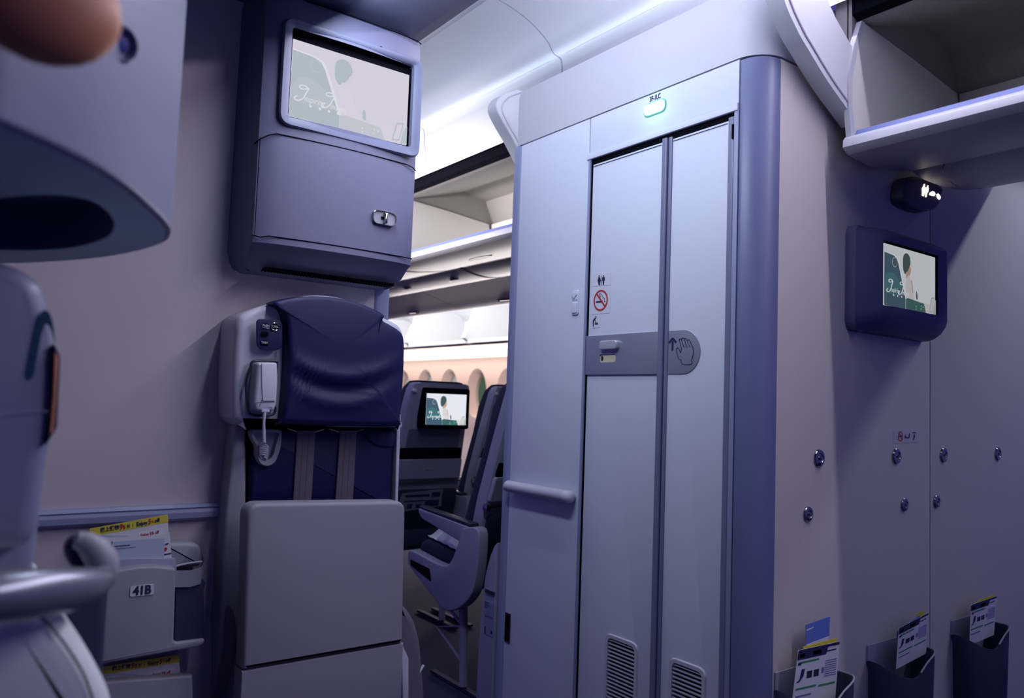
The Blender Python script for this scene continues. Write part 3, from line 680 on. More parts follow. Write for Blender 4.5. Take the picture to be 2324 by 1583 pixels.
# grey side module with controls
md = [(160, 1018), (140, 1000), (125, 940), (112, 700), (122, 420), (140, 300), (185, 245), (355, 182), (400, 190), (432, 250), (458, 380), (462, 560), (448, 780), (420, 1000), (405, 1022)]
mp = spline(q([zx(*p) for p in md], YS-.012), 3)
crd = rnd(q([zx(x, y) for x, y in ((195, 590), (230, 548), (430, 556), (432, 700), (405, 960), (225, 952), (190, 900), (180, 740))], YS-.012), .010)
b = MB(); b.prism(mp, 'Y', YS-.012, YS+.03, .012)
cm = MB(); cm.prism(crd, 'Y', YS-.05, YS+.022)
mo = ob('handset_module', b, [M_lg, M_grey], js, cuts=[cm], sharp=40)
cpn = rnd(q([zx(x, y) for x, y in ((250, 300), (265, 284), (400, 284), (430, 310), (430, 470), (400, 500), (290, 502), (252, 470))], YS-.0135), .010)
b = MB(); b.prism(cpn, 'Y', YS-.0145, YS-.010, .002); cpo = ob('control_panel', b, M_navy, mo)
for x, y, rx, lab in ((312, 334, 22, 'PUSH'), (305, 389, 24, None), (303, 450, 26, 'TALK'), (377, 338, 28, 'CALL')):
    c = q([zx(x, y)], YS-.0145)[0]; b = MB(); ww = rx*.00042
    b.prism(rnd([(c[0]-ww, c[1]-.0065), (c[0]+ww, c[1]-.0065), (c[0]+ww, c[1]+.0065), (c[0]-ww, c[1]+.0065)], .006), 'Y', YS-.018, YS-.0143, .0015)
    bt = ob('button', b, M_black, cpo)
    if lab:
        b = MB().text(lab, .0075, (c[0], YS-.0183, c[1]+(.001 if lab != 'CALL' else 0)), (1, 0, 0), (0, 0, 1), sx=1)
        if lab == 'PUSH': b.text('TO TALK', .0045, (c[0], YS-.0183, c[1]-.0045), (1, 0, 0), (0, 0, 1), sx=1)
        ob('button_print', b, mat('print_white', (.8, .8, .85), .5), bt, smooth=False)
    if lab == 'CALL':
        b = MB(); b.tube([(c[0]+.0115*math.cos(a), YS-.018, c[1]+.0095*math.sin(a)) for a in [2*math.pi*i/24 for i in range(24)]], .0012, 6, 0, True); ob('button_ring', b, M_chrome, bt)
# wire guard around the handset
gd = q([zx(x, y) for x, y in ((240, 575), (385, 575), (398, 600), (388, 700), (378, 860), (388, 905), (375, 940), (335, 950), (250, 950), (205, 930), (192, 860), (186, 720), (215, 620))], YS-.014)
b = MB(); b.tube([(a, YS-.006, c) for a, c in spline(gd, 4)], .0035, 8, 0, True); ob('handset_guard', b, M_dark, mo)
# handset with coiled cord
hsn = thing('handset', 'pale grey interphone handset hanging in the jump seat cradle', 'handset', tuple(P(*zx(300, 900), Y=YS-.02)))
ho = q([zx(x, y) for x, y in ((248, 585), (385, 585), (388, 720), (378, 870), (362, 920), (235, 920), (220, 870), (232, 740))], YS-.02)
b = MB(); b.prism(rnd(ho, .007), 'Y', YS-.034, YS+.015, .010); hb = ob('handset_body', b, M_lg, hsn)
b = MB(); fo = q([zx(x, y) for x, y in ((282, 590), (384, 590), (386, 720), (378, 852), (290, 852), (284, 740))], YS-.034)
b.prism(rnd(fo, .004), 'Y', YS-.0365, YS-.03, .002); ob('handset_face', b, mat('handset_face', (.60, .60, .66), .4), hsn)
b = MB(); b.tube([P(*zx(226, 862), Y=YS-.0345), P(*zx(378, 856), Y=YS-.0345)], .0007, 5); ob('handset_seam', b, M_dark, hsn)
cd0 = P(*zx(308, 915), Y=YS-.034); cdm = P(*zx(300, 1000), Y=YS-.034); cde = P(*zx(302, 1135), Y=YS-.03)
b = MB(); b.prism(q([zx(x, y) for x, y in ((285, 910), (338, 910), (338, 928), (285, 928))], YS-.035), 'Y', YS-.038, YS-.03, .001)
path = [cd0, (cd0+cdm)/2, cdm, (cdm+cde)/2, cde]; b.tube(path, [.004, .004, .0035, .0045, .0045], 8)
cst = P(*zx(305, 1150), Y=YH-.04); cen = P(*zx(296, 1245), Y=YH-.032); coil = [cde]
for i in range(90):
    t = i/89; a = t*2*math.pi*7; c = cst.lerp(cen, t); rr = .009+.002*math.sin(math.pi*t)
    coil.append(c+Vector((rr*math.cos(a+1.5), -.004*math.sin(a+1.5), rr*.45*math.sin(a+1.5)+.004*math.sin(a))))
b.tube(coil, .0024, 6); ob('coiled_cord', b, M_lg, hsn)
# teardrop cord cup
cu_o = q([zx(x, y) for x, y in ((215, 1050), (400, 1048), (418, 1090), (412, 1160), (395, 1220), (370, 1275), (320, 1302), (268, 1285), (240, 1225), (236, 1160), (208, 1110))], YH-.02)
b = MB(); oo = spline(cu_o, 4); ii = [(cu+(0), cv) for cu, cv in spline(q([zx(x, y) for x, y in ((240, 1070), (385, 1070), (392, 1100), (375, 1165), (362, 1215), (340, 1245), (315, 1255), (288, 1245), (275, 1205), (272, 1160), (240, 1110))], YH-.02), 4)]
b.loft([[(a, YH-.010, c) for a, c in oo], [(a, YH-.026, c) for a, c in oo], [(a, YH-.030, c) for a, c in inset(oo, .003)], [(a, YH-.028, c) for a, c in ii], [(a, YH-.013, c) for a, c in ii]], 0, False, True)
ob('cord_cup', b, M_grey, js, sharp=50)
# harness straps
for xs_ in (((530, 1055), (655, 1055), (625, 1560), (500, 1560)), ((825, 1055), (940, 1055), (912, 1560), (792, 1560))):
    s_ = q([zx(*p) for p in xs_], YH-.016); b = MB(); b.prism(s_, 'Y', YH-.019, YH-.0125, .001)
    for k in (.32, .64):
        a0 = (s_[0][0]*(1-k)+s_[1][0]*k, s_[0][1]); a1 = (s_[3][0]*(1-k)+s_[2][0]*k, s_[3][1]); b.tube([(a0[0], YH-.0192, a0[1]), (a1[0], YH-.0192, a1[1])], .0006, 4)
    ob('harness_strap', b, M_strap, js)
for pr_ in (((462, 1038), (528, 1062)), ((655, 1064), (715, 1046)), ((748, 1042), (820, 1063)), ((938, 1062), (990, 1046))):
    b = MB(); b.tube([P(*zx(*p), Y=YH-.022) for p in pr_], .0012, 6); ob('strap_wire', b, M_chrome, js)
# folded seat pan
YP = 1.93
b = MB(); po = [(576, 1152), (620, 1140), (800, 1138), (900, 1139), (918, 1152), (920, 1200), (916, 1500), (560, 1525), (564, 1300), (569, 1180)]
pz = q([(562, 1142), (921, 1137), (913, 1497), (551, 1530)], YP); pz[2] = (pz[2][0], .497); pz[3] = (pz[3][0], .497)
pz = rnd(pz, [.035, .03, .004, .004], 7); b.prism(pz, 'Y', YP, YP+.055, .010); ob('seat_pan', b, M_pan, js, sharp=45)
b = MB(); xr_ = P(915, 1515, Y=YP).x; xl_ = P(550, 1520, Y=YP).x; pzl = [(xl_, .494), (xr_, .494), (xr_, .30), (xl_, .30)]
b.prism(pzl, 'Y', YP+.003, YP+.058, .004); ob('seat_pan_base', b, M_pan, js)
b = MB(); bq = q([(914, 1460), (930, 1495), (930, 1600), (916, 1600)], YP+.03); b.prism(bq, 'Y', YP+.035, YP+.075, .003); ob('hinge_bracket', b, M_lg, js)
b = MB(); bq = q([(905, 1370), (925, 1385), (945, 1430), (955, 1500), (958, 1650), (890, 1650), (890, 1370)], YP+.10); b.prism(spline(bq, 3), 'Y', YP+.085, WY-.02, .02); ob('stowage_bag', b, M_strap, js)
b = MB(); b.tube([P(962, 1508, Y=YP+.09), P(948, 1530, Y=YP+.09), P(925, 1560, Y=YP+.09)], .004, 6); ob('bag_piping', b, M_lg, js)
# loose grey belt hanging on the left side of the seat
b = MB(); bl = q([(512, 1380), (528, 1385), (536, 1440), (530, 1500), (498, 1600), (478, 1600), (505, 1480)], 2.06); b.prism(spline(bl, 3), 'Y', 2.055, 2.062, .001); ob('belt_end', b, M_strap, js)

# ------------------------------------------------------------------ literature pocket 41B and its papers
lpk = thing('literature_pocket', 'grey wall pocket marked 41B with a side net, holding leaflets', 'wall pocket', (.48, WY, .55))
YB = 2.045
zp = lambda x, y: (50+x/3.598, 1100+y/3.598)
b = MB(); bp_ = q([zp(x, y) for x, y in ((690, 790), (700, 730), (760, 700), (950, 668), (1080, 663), (1255, 678), (1258, 720), (1240, 1270), (1260, 1285), (1495, 1255), (1490, 1300), (1440, 1325), (640, 1465), (640, 1430))], YB)
b.prism(rnd(bp_, .008), 'Y', YB, YB+.03, .006); ob('pocket_front', b, M_grey, lpk)
b = MB(); b.prism(q([zp(x, y) for x, y in ((575, 1390), (640, 1310), (700, 640), (720, 612), (1000, 595), (1250, 600), (1262, 640), (1262, 1300), (640, 1470))], YB+.03), 'Y', YB+.03, YB+.045, .002)
b.prism(q([zp(x, y) for x, y in ((540, 1300), (640, 720), (700, 700), (650, 1460), (600, 1440))], YB+.05), 'Y', YB+.04, WY-.02, .004)
ob('pocket_liner', b, M_shell, lpk)
b = MB(); b.prism(q([zp(x, y) for x, y in ((1256, 780), (1400, 782), (1480, 760), (1500, 800), (1487, 860), (1492, 1255), (1262, 1290), (1235, 1270))], YB+.012), 'Y', YB+.010, WY-.03, .006)
ob('side_net', b, M_mesh, lpk)
b = MB(); bt_ = [zp(x, y) for x, y in ((1258, 702), (1380, 700), (1470, 678), (1520, 640), (1540, 600))]; tp_ = q(bt_, YB); lo2 = []
for (x, z), dz, y in zip(tp_, (.040, .040, .040, .040, .036), (YB+.004, YB+.002, YB+.006, YB+.03, YB+.075)):
    lo2.append([(x, y, z), (x, y+.003, z), (x, y+.003, z-dz), (x, y, z-dz)])
b.loft(lo2); ob('net_band', b, M_grey, lpk, sharp=20)
b = MB(); lq_ = q([zp(x, y) for x, y in ((885, 828), (1078, 806), (1075, 893), (880, 912))], YB-.001); b.prism(rnd(lq_, .004), 'Y', YB-.0022, YB+.002); lb_ = ob('seat_label', b, M_white, lpk)
cxy = q([zp(980, 860)], YB-.001)[0]
ob('seat_number', MB().text('41B', .029, (cxy[0], YB-.0030, cxy[1]), (1, 0, .0), (0, 0, 1), bold=.0012, fw=.041), M_ink, lb_, smooth=False)
def leaflet(name, quad, y, label, cat, extra=None, m=M_white, group=None, th=.0012):
    b = MB(); pq_ = q(quad, y); b.prism(pq_, 'Y', y, y+th, 0); o = solo(name, b, m, label, cat, group)
    if extra: extra(o, y)
    return o
zi = lambda x, y: (180+x/6.333, 1150+y/6.333)
def qq(pts, y, f=None): return q([(f or zi)(*p) for p in pts], y)
def ex_yellow(o, y):
    b = MB(); b.prism(qq([(148, 312), (1272, 105), (1280, 215), (150, 428)], y), 'Y', y-.0006, y+.0001); band = ob('yellow_band', b, M_yel, o)
    A0, A1 = Vector((*qq([(300, 355)], y)[0],)), Vector((*qq([(1160, 190)], y)[0],)); d = (A1-A0); rr = Vector((d.x, 0, d.y)).normalized(); uu = rr.cross(Vector((0, -1, 0))).normalized(); uu = -uu if uu.z < 0 else uu
    def at_(x, yy): p = qq([(x, yy)], y)[0]; return (p[0], y-.0014, p[1])
    U = .000161
    t = MB().text('機上購物', .0118, at_(303, 338), rr, uu, 0, 'LEFT', bold=.0003, fw=252*U); t.text('折', .0098, at_(680, 281), rr, uu, 0, 'LEFT', fw=48*U); t.text('/', .014, at_(762, 265), rr, uu, 0, 'LEFT', fw=16*U); t.text('Enjoy', .0140, at_(820, 250), rr, uu, 0, 'LEFT', bold=.0004, fw=155*U); t.text('off', .0128, at_(1082, 198), rr, uu, 0, 'LEFT', bold=.0004, fw=75*U)
    t.text('9', .0185, at_(575, 293), rr, uu, 1, 'LEFT', .15, bold=.0006, fw=45*U); t.text('5', .0130, at_(627, 290), rr, uu, 1, 'LEFT', .15, bold=.0005, fw=35*U); t.text('5', .0172, at_(988, 216), rr, uu, 1, 'LEFT', .2, bold=.0006, fw=42*U); t.text('%', .009, at_(1035, 212), rr, uu, 1, 'LEFT', fw=38*U)
    ob('band_print', t, [M_ink, M_red], band, smooth=False)
    b = MB(); b.prism(qq([(845, 372), (1195, 310), (1205, 420), (850, 470)], y), 'Y', y-.0008, y); inn = ob('coupon_panel', b, M_stick, o)
    ob('coupon_print', MB().text('Enjoy 5% off', .0100, at_(880, 410)[:1]+(y-.0012,)+at_(880, 410)[2:], rr, uu, 0, 'LEFT', bold=.0003, fw=260*.000161), M_red, inn, smooth=False)
    b = MB(); b.prism(qq([(150, 440), (330, 400), (640, 402), (850, 430), (850, 445), (600, 425), (330, 425), (152, 470)], y), 'Y', y-.0006, y); ob('fold_shadow_line', b, M_env, o)
leaflet('shopping_leaflet', [zi(148, 312), zi(1272, 105), zi(1300, 760), zi(440, 800), zi(150, 480)], 2.098, 'leaflet with yellow Enjoy 5% off band, standing in the upper 41B pocket', 'leaflet', ex_yellow)
def ex_card(o, y):
    def at_(x, yy): p = qq([(x, yy)], y)[0]; return (p[0], y-.0008, p[1])
    t = MB().text('機上', .0135, at_(335, 553), (1, 0, .03), (-.03, 0, 1), 0, 'LEFT', bold=.0004); t.text('9', .030, at_(388, 645), (1, 0, .03), (-.03, 0, 1), 1, 'LEFT', bold=.0015)
    t.prism(spline(qq([(1222, 590), (1250, 580), (1262, 600), (1245, 630), (1225, 635)], y), 3), 'Y', y-.0012, y, 0, 1)
    t.prism(qq([(1218, 675), (1320, 655), (1320, 672), (1218, 692)], y), 'Y', y-.0012, y); t.prism(qq([(1235, 525), (1280, 515), (1280, 530), (1235, 542)], y), 'Y', y-.0012, y)
    ob('card_print', t, [M_ink, M_red], o, smooth=False)
leaflet('promotion_card', [zi(260, 530), zi(480, 440), zi(1200, 400), zi(1300, 360), zi(1328, 760), zi(420, 780), zi(380, 660)], 2.088, 'white card with large red 9 tucked behind the pale envelope in the upper pocket', 'card', ex_card)
def ex_env(o, y):
    t = MB(); t.prism(qq([(495, 560), (730, 540), (730, 552), (495, 572)], y), 'Y', y-.0008, y); t.prism(qq([(495, 600), (810, 572), (810, 576), (495, 605)], y), 'Y', y-.0008, y)
    ob('printed_lines', t, M_ink, o, smooth=False)
leaflet('paper_envelope', [zi(478, 500), zi(1230, 445), zi(1215, 760), zi(455, 800)], 2.080, 'pale blue envelope with printed lines at the front of the upper pocket', 'envelope', ex_env, M_env)
b = MB(); hp2 = q([zp(x, y) for x, y in ((1180, 500), (1230, 480), (1400, 478), (1470, 500), (1485, 560), (1478, 680), (1250, 690), (1180, 600))], YB+.03)
b.prism(rnd(hp2, .012), 'Y', YB+.048, YB+.09, .012); hpz = solo('headset_pouch', b, M_grey, 'rounded grey pouch sticking out beside the leaflets above the net', 'pouch')
b = MB(); b.tube([P(*zp(1262, 660), Y=YB+.04), P(*zp(1350, 640), Y=YB+.036), P(*zp(1470, 625), Y=YB+.04)], .003, 6); ob('pouch_welt', b, M_lg, hpz)
# second pocket lower down, leaflet only showing its yellow band
lp2 = thing('literature_pocket', 'lower wall pocket almost out of view beneath the 41B pocket', 'wall pocket', (.47, WY, .25))
b = MB(); b.prism(q([(225, 1552), (440, 1535), (450, 1900), (220, 1900)], YB+.01), 'Y', YB+.02, YB+.05, .006); ob('pocket_front', b, M_grey, lp2)
b = MB(); b.prism(q([(235, 1575), (436, 1555), (440, 1880), (230, 1880)], YB+.04), 'Y', YB+.05, WY-.003, .003); ob('pocket_liner', b, M_shell, lp2)
zi_old = zi
def zi(x, y): return (180+x/6.333+26+(y-300)*.01, 1150+y/6.333+315.5+(x-700)*.004)
leaflet('shopping_leaflet', [zi(148, 312), zi(1272, 105), zi(1300, 900), zi(160, 900)], 2.110, 'leaflet with yellow Enjoy 5% off band in the lower pocket at the bottom edge', 'leaflet', ex_yellow)
zi = zi_old

# ------------------------------------------------------------------ cabin door at the far left, close to the camera
dr = bpy.data.objects.new('door_1', None); C.objects.link(dr); dr.location = (-.1, 1.1, 0); dr['kind'] = 'structure'
ZU = 1.38
up_ = px2([(-260, 250), (-60, 262), (50, 298), (200, 368), (290, 425), (350, 478), (384, 515), (388, 535), (372, 553), (300, 574), (200, 588), (50, 597), (-100, 596), (-260, 590)], Z=ZU)
ups = spline(up_, 3)
rc_ = spline(px2([(-200, 470), (-60, 455), (100, 440), (200, 452), (248, 485), (258, 515), (235, 540), (160, 560), (50, 566), (-60, 560), (-200, 540)], Z=ZU), 3)
b = MB(); b.prism(ups, 'Z', ZU, 2.2, .006)
c = MB(); c.prism(rc_, 'Z', ZU-.02, ZU+.07)
uc = ob('upper_cover', b, [M_doorl, mat('recess_navy', (.10, .10, .24), .7)], dr, cuts=[c], sharp=50)
b = MB(); b.prism([p for p in inset(ups, .008)], 'Z', ZU-.0012, ZU+.004)
c = MB(); c.prism(inset(rc_, -.002), 'Z', ZU-.03, ZU+.03)
ob('cover_underside', b, [M_under, M_under], dr, cuts=[c], sharp=50)
a_, b__ = P(200, 368, Z=ZU), P(290, 425, Z=ZU); nn = Vector((b__.y-a_.y, -(b__.x-a_.x), 0)).normalized()
if nn.y > 0: nn = -nn
rr_ = ray(272, 100); tt = (a_-CAM).dot(nn)/rr_.dot(nn); bc = CAM+rr_*tt
nn = (nn*.55 + (CAM-bc).normalized()*.45).normalized()
b = MB(); b.lathe([(.019, -.008), (.019, .003), (.0165, .006), (.014, .002), (.0135, -.003), (0, -.003)], bc, nn); bu = ob('button_ring', b, M_doorl, uc)
b = MB(); b.lathe([(.0085, -.002), (.0085, .003), (.007, .005), (0, .0055)], bc, nn); ob('button', b, mat('button_blue', (.02, .03, .22), .4), bu)
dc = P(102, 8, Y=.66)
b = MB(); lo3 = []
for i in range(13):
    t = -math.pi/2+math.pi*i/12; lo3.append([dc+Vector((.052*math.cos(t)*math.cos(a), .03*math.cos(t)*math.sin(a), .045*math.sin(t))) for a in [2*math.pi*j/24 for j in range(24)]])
b.loft(lo3); ob('orange_lit_dome', b, M_or2, dr)  # orange light on the cover, given as a dome's shape and colour
# middle lining panel with curved arrow
YM = 1.0
b = MB(); mp_ = q([(-350, 560), (-100, 560), (50, 606), (95, 640), (120, 720), (128, 800), (122, 980), (105, 1060), (85, 1250), (-350, 1250)], YM)
b.prism(rnd(mp_, .03), 'Y', YM, YM+.25, .02); mdp = ob('lining_panel', b, M_doorl, dr, sharp=50)
b = MB(); b.prism(spline(q([(58, 852), (70, 785), (84, 728), (98, 704), (112, 710), (121, 738), (125, 778), (118, 752), (108, 736), (101, 738), (93, 765), (84, 810), (74, 857)], YM-.001), 3), 'Y', YM-.001, YM+.001); ob('curved_arrow', b, M_teal, mdp)
b = MB(); b.tube([P(-50, 948, Y=YM-.0005), P(50, 937, Y=YM-.0005), P(112, 932, Y=YM-.0005)], .0012, 5); ob('panel_seam', b, M_post, mdp)
b = MB(); b.prism(q([(124, 780), (138, 808), (136, 850), (130, 970), (106, 1008), (104, 995), (118, 965), (122, 800)], YM-.004), 'Y', YM-.004, YM+.03, .002); sf = ob('strip_frame', b, M_dark, dr)
b = MB(); b.prism(q([(124, 800), (132, 808), (127, 900), (121, 980), (113, 985), (120, 900)], YM-.006), 'Y', YM-.006, YM+.002, .001); ob('orange_strip', b, M_orange, sf)
b = MB(); b.prism(q([(-350, 1060), (104, 1056), (88, 1250), (60, 1420), (-350, 1420)], YM+.03), 'Y', YM+.04, YM+.25, .02); ob('lower_lining', b, M_doorl, dr, sharp=50)
# handle: silver grip with a curled end
b = MB(); b.tube([P(-260, 1375, Y=.84), P(-60, 1356, Y=.84), P(60, 1346, Y=.86), P(150, 1338, Y=.88), P(205, 1328, Y=.90), P(232, 1312, Y=.92), P(238, 1296, Y=.94)], [.023, .023, .0235, .022, .018, .013, .008], 16, flat=1.0); hd_ = ob('handle_grip', b, M_silver, dr)
b = MB(); b.tube([P(x, y, Y=.95) for x, y in spline([(232, 1330), (236, 1290), (222, 1255), (196, 1232), (172, 1224)], 4, False)], [.008, .010, .012, .014, .015, .016, .016, .016, .015, .015, .014, .013, .012, .011, .010, .009, .009][:17], 12); ob('handle_curl', b, M_grey, hd_)
b = MB(); b.prism(spline(q([(158, 1235), (180, 1222), (200, 1240), (206, 1275), (190, 1300), (165, 1290), (152, 1262)], .96), 4), 'Y', .965, .99, .006); ob('handle_boss', b, M_navy, hd_)
b = MB(); b.prism(q([(130, 1330), (238, 1325), (232, 1480), (222, 1560), (150, 1560)], 1.02), 'Y', 1.0, 1.12, .01); ob('handle_base', b, M_navyf, dr)
# slide bustle at the bottom
b = MB(); bo = spline(q([(-320, 1420), (-100, 1380), (60, 1372), (108, 1385), (150, 1415), (190, 1465), (232, 1532), (265, 1620), (280, 1800), (-320, 1800)], .90), 3)
b.prism(bo, 'Y', .90, 1.25, .03, 0, 0, 6); bs = ob('slide_cover', b, M_bust, dr, sharp=60)
b = MB(); b.tube([P(x, y, Y=.899) for x, y in spline([(70, 1385), (105, 1410), (150, 1465), (190, 1530), (215, 1600)], 4, False)], .0013, 5); ob('cover_seam', b, M_dark, bs)

# ------------------------------------------------------------------ right-hand monitor on the lavatory side wall
rm = thing('wall_monitor', 'small dark blue monitor housing glowing on the lavatory side wall', 'monitor', (2.4, LY0, 1.5))
YR = 1.15
zr = lambda x, y: (1880+x/4.7975, 470+y/4.7975)
back = q([(1933, 510), (1945, 499), (2135, 556), (2140, 566), (2138, 745), (2105, 763), (1948, 742), (1932, 728)], LY0)
x0r = P(1932, 620, Y=LY0-.02).x
fl = q([zr(470, 200), zr(560, 150)], YR)
xr1 = P(2141, 650, Y=YR+.02).x
b = MB(); Lz = []
zT, zB = q([zr(430, 150)], LY0)[0][1], q([zr(300, 1300)], LY0-.02)[0][1]
zT = P(2020, 523, Y=YR).z; zB = P(2060, 762, Y=YR+.03).z
def plr(g, yf): return [(x0r+g, LY0-.001), (x0r+g+.004, LY0-.03), (x0r+g+.05, yf+.02), (x0r+g+.085, yf+.003), (x0r+g+.12, yf)]+[(xr1-.02-g, yf), (xr1-.005-g, yf+.006), (xr1-g, yf+.02), (xr1-g, LY0-.001)]
for z, g, dy in ((zB-.002, .02, .05), (zB+.006, .008, .035), (zB+.022, .0, .018), (zB+.045, 0, 0.003), (zB+.06, 0, 0), (zT-.012, 0, 0), (zT-.004, .002, .004), (zT+.002, .006, .012), (zT+.012, .012, .03)):
    Lz.append([(x, y, z) for x, y in plr(g, YR+dy)])
b.loft(Lz)
sq_ = [P(x, y, Y=YR) for x, y in ((2010.3, 550), (2126, 584), (2126, 714), (2011, 691))]
a0, a1 = (sq_[0].x+sq_[3].x)/2, (sq_[1].x+sq_[2].x)/2; c1, c0 = (sq_[0].z+sq_[1].z)/2, (sq_[2].z+sq_[3].z)/2
M_mon = mat('monitor_navy_plastic', (.075, .075, .19), .5, bump=.3, scale=800)
ob('monitor_housing', b, [M_mon, M_black], rm, cuts=[MB().box(a0-.001, a1+.008, YR-.05, YR+.014, c0-.001, c1+.007)], sharp=40)
screen_art('screen', rm, (a0, YR+.005, c0), (1, 0, 0), (0, 0, 1), a1-a0, c1-c0, pal_r)

# ------------------------------------------------------------------ pockets and papers on the lavatory side wall
def side_pocket():
    t = thing('literature_pocket', '', 'wall pocket', (0, LY0, 0), 'navy wall pockets in front of the centre seats')
    O = Vector((0, LY0, 0)); b = MB(); loops = []
    prof = [(-.125, 0, .0), (-.128, -.035, .0), (-.118, -.07, -.012), (-.08, -.092, -.03), (-.03, -.100, -.035), (.03, -.100, -.005), (.08, -.096, .01), (.118, -.075, .012), (.128, -.035, .01), (.125, 0, .008)]
    pr_ = spline(prof, 3, False)
    outer = [(x, LY0+y, z+.47) for x, y, z in pr_]; inner = [(x*.965, LY0+y*.95, z+.47) for x, y, z in pr_]
    bot = [(x*.92, LY0+y*.9, .14) for x, y, z in pr_]; boti = [(x*.89, LY0+y*.86, .14) for x, y, z in pr_]
    rim = [((a[0]+c[0])/2, (a[1]+c[1])/2, a[2]+.003) for a, c in zip(outer, inner)]
    b.loft([bot, outer, rim, inner, boti], 0, False, False, False)
    b.add(bot, [tuple(range(len(bot)))])
    ob('pocket_body', b, M_navyf, t, sharp=60)
    b = MB(); b.box(-.125, .125, LY0-.006, LY0-.0015, .14, .515); ob('pocket_back', b, M_shell, t)
    b = MB(); ed = [(x, LY0+y, z+.474) for x, y, z in pr_ if x > -.02]; b.tube(ed, .0025, 6); ob('rim_welt', b, M_grey, t)
    return t
pk = side_pocket()
places = [(P(1868, 1500, Y=LY0-.06).x, 'navy pocket nearest the corner post, at the bottom edge', .0), (P(2062, 1475, Y=LY0-.06).x, 'navy pocket below the panel joint, between the two other pockets', .0), (P(2240, 1440, Y=LY0-.06).x, 'navy pocket farthest right, cut off by the frame edge', .0)]
for i, (x, lab, dz) in enumerate(places):
    t = pk if i == 0 else copy_tree(pk)
    t.location = (x, LY0, dz-.012); t['label'] = lab
def safety(o, y, f):
    """printing on a safety card; f maps the card's own 0..1 frame to metres"""
    def pg(pts, m, b_): b_.prism([f(*p) for p in pts], 'Y', y-.0006, y+.0001, 0, m)
    b = MB()
    pg([(0, .84), (0, .97), (.03, 1), (1, 1), (1, .955), (.72, .955), (.68, .84)], 0, b)
    pg([(.05, .87), (.05, .93), (.16, .93), (.16, .87)], 2, b); pg([(.36, .87), (.36, .94), (.56, .94), (.56, .87)], 3, b)
    pg([(.70, .88), (.93, .88), (.93, .90), (.70, .90)], 0, b)
    pg([(.05, .775), (.05, .805), (.52, .805), (.52, .775)], 1, b); pg([(.03, .75), (.03, .79), (.1, .79), (.1, .75)], 0, b)
    pg([(.10, .52), (.13, .68), (.20, .68), (.18, .56), (.10, .48), (.03, .48)], 0, b)
    for x in (.26, .42): pg([(x, .52), (x, .63), (x+.12, .63), (x+.12, .52)], 4, b)
    pg([(.60, .55), (.60, .64), (.66, .64), (.66, .55)], 3, b)
    for k in range(8): pg([(.68, .48+.035*k), (.68, .495+.035*k), (.96, .495+.035*k), (.96, .48+.035*k)], 3, b)
    pg([(.04, .36), (.04, .39), (.5, .39), (.5, .36)], 1, b); pg([(.56, .34), (.56, .37), (.95, .37), (.95, .34)], 1, b)
    pg([(.05, .24), (.05, .27), (.4, .27), (.4, .24)], 3, b)
    ob('card_print', b, [M_ink, M_grn, M_yel, mat('print_grey_blue', (.16, .16, .34), .6), M_dark], o, smooth=False)
def card(px4, y, label):
    c4 = [Vector(p) for p in q(px4, y)]     # upper-left, upper-right, lower-right, lower-left
    f = lambda u, v: tuple((c4[3]*(1-u)+c4[2]*u)*(1-v)+(c4[0]*(1-u)+c4[1]*u)*v)
    b = MB(); b.prism([f(0, 0), f(1, 0), f(1, 1), f(0, 1)], 'Y', y, y+.001)
    o = solo('safety_card', b, M_white, label, 'safety card', 'safety cards in the navy wall pockets'); safety(o, y, f)
card([(1812, 1475), (1905, 1455), (1895, 1596), (1795, 1620)], LY0-.055, 'safety card with dark header in the pocket nearest the corner post')
card([(2040, 1425), (2107, 1390), (2102, 1482), (2034, 1518)], LY0-.055, 'tilted safety card in the middle pocket beside the panel joint')
card([(2204, 1372), (2262, 1352), (2256, 1440), (2200, 1464)], LY0-.055, 'safety card in the farthest right pocket')
def slip(px, y, m, name, label, cat, stripes=None):
    b = MB(); b.prism(q(px, y), 'Y', y, y+.0012); o = solo(name, b, m, label, cat)
    if stripes:
        t = MB()
        for s_ in stripes: t.prism(q(s_, y), 'Y', y-.0006, y)
        ob('printed_lines', t, M_ink if m is not M_bag2 else M_white, o, smooth=False)
M_bag2 = mat('blue_sickness_bag_paper', (.12, .18, .55), .5)
slip([(1829, 1417), (1884, 1398), (1881, 1470), (1829, 1482)], LY0-.040, M_bag2, 'paper_bag', 'blue paper bag standing tall behind the card nearest the corner', 'paper bag', [[(1831, 1428), (1846, 1422), (1846, 1424), (1831, 1431)], [(1830, 1462), (1881, 1443), (1881, 1450), (1830, 1470)]])
slip([(2036, 1432), (2088, 1395), (2090, 1430), (2036, 1450)], LY0-.045, M_bag2, 'paper_bag', 'blue paper bag edge showing behind the tilted middle card', 'paper bag')
slip([(1823, 1467), (1899, 1447), (1899, 1470), (1823, 1490)], LY0-.048, M_yel, 'shopping_leaflet', 'yellow leaflet edge beside the blue bag nearest the corner', 'leaflet')
slip([(2080, 1392), (2098, 1383), (2096, 1402), (2080, 1408)], LY0-.038, M_yel, 'shopping_leaflet', 'yellow leaflet corner above the middle safety card', 'leaflet')
slip([(2204, 1374), (2225, 1360), (2258, 1348), (2260, 1362), (2206, 1385)], LY0-.045, M_yel, 'shopping_leaflet', 'yellow leaflet edge above the farthest right safety card', 'leaflet')

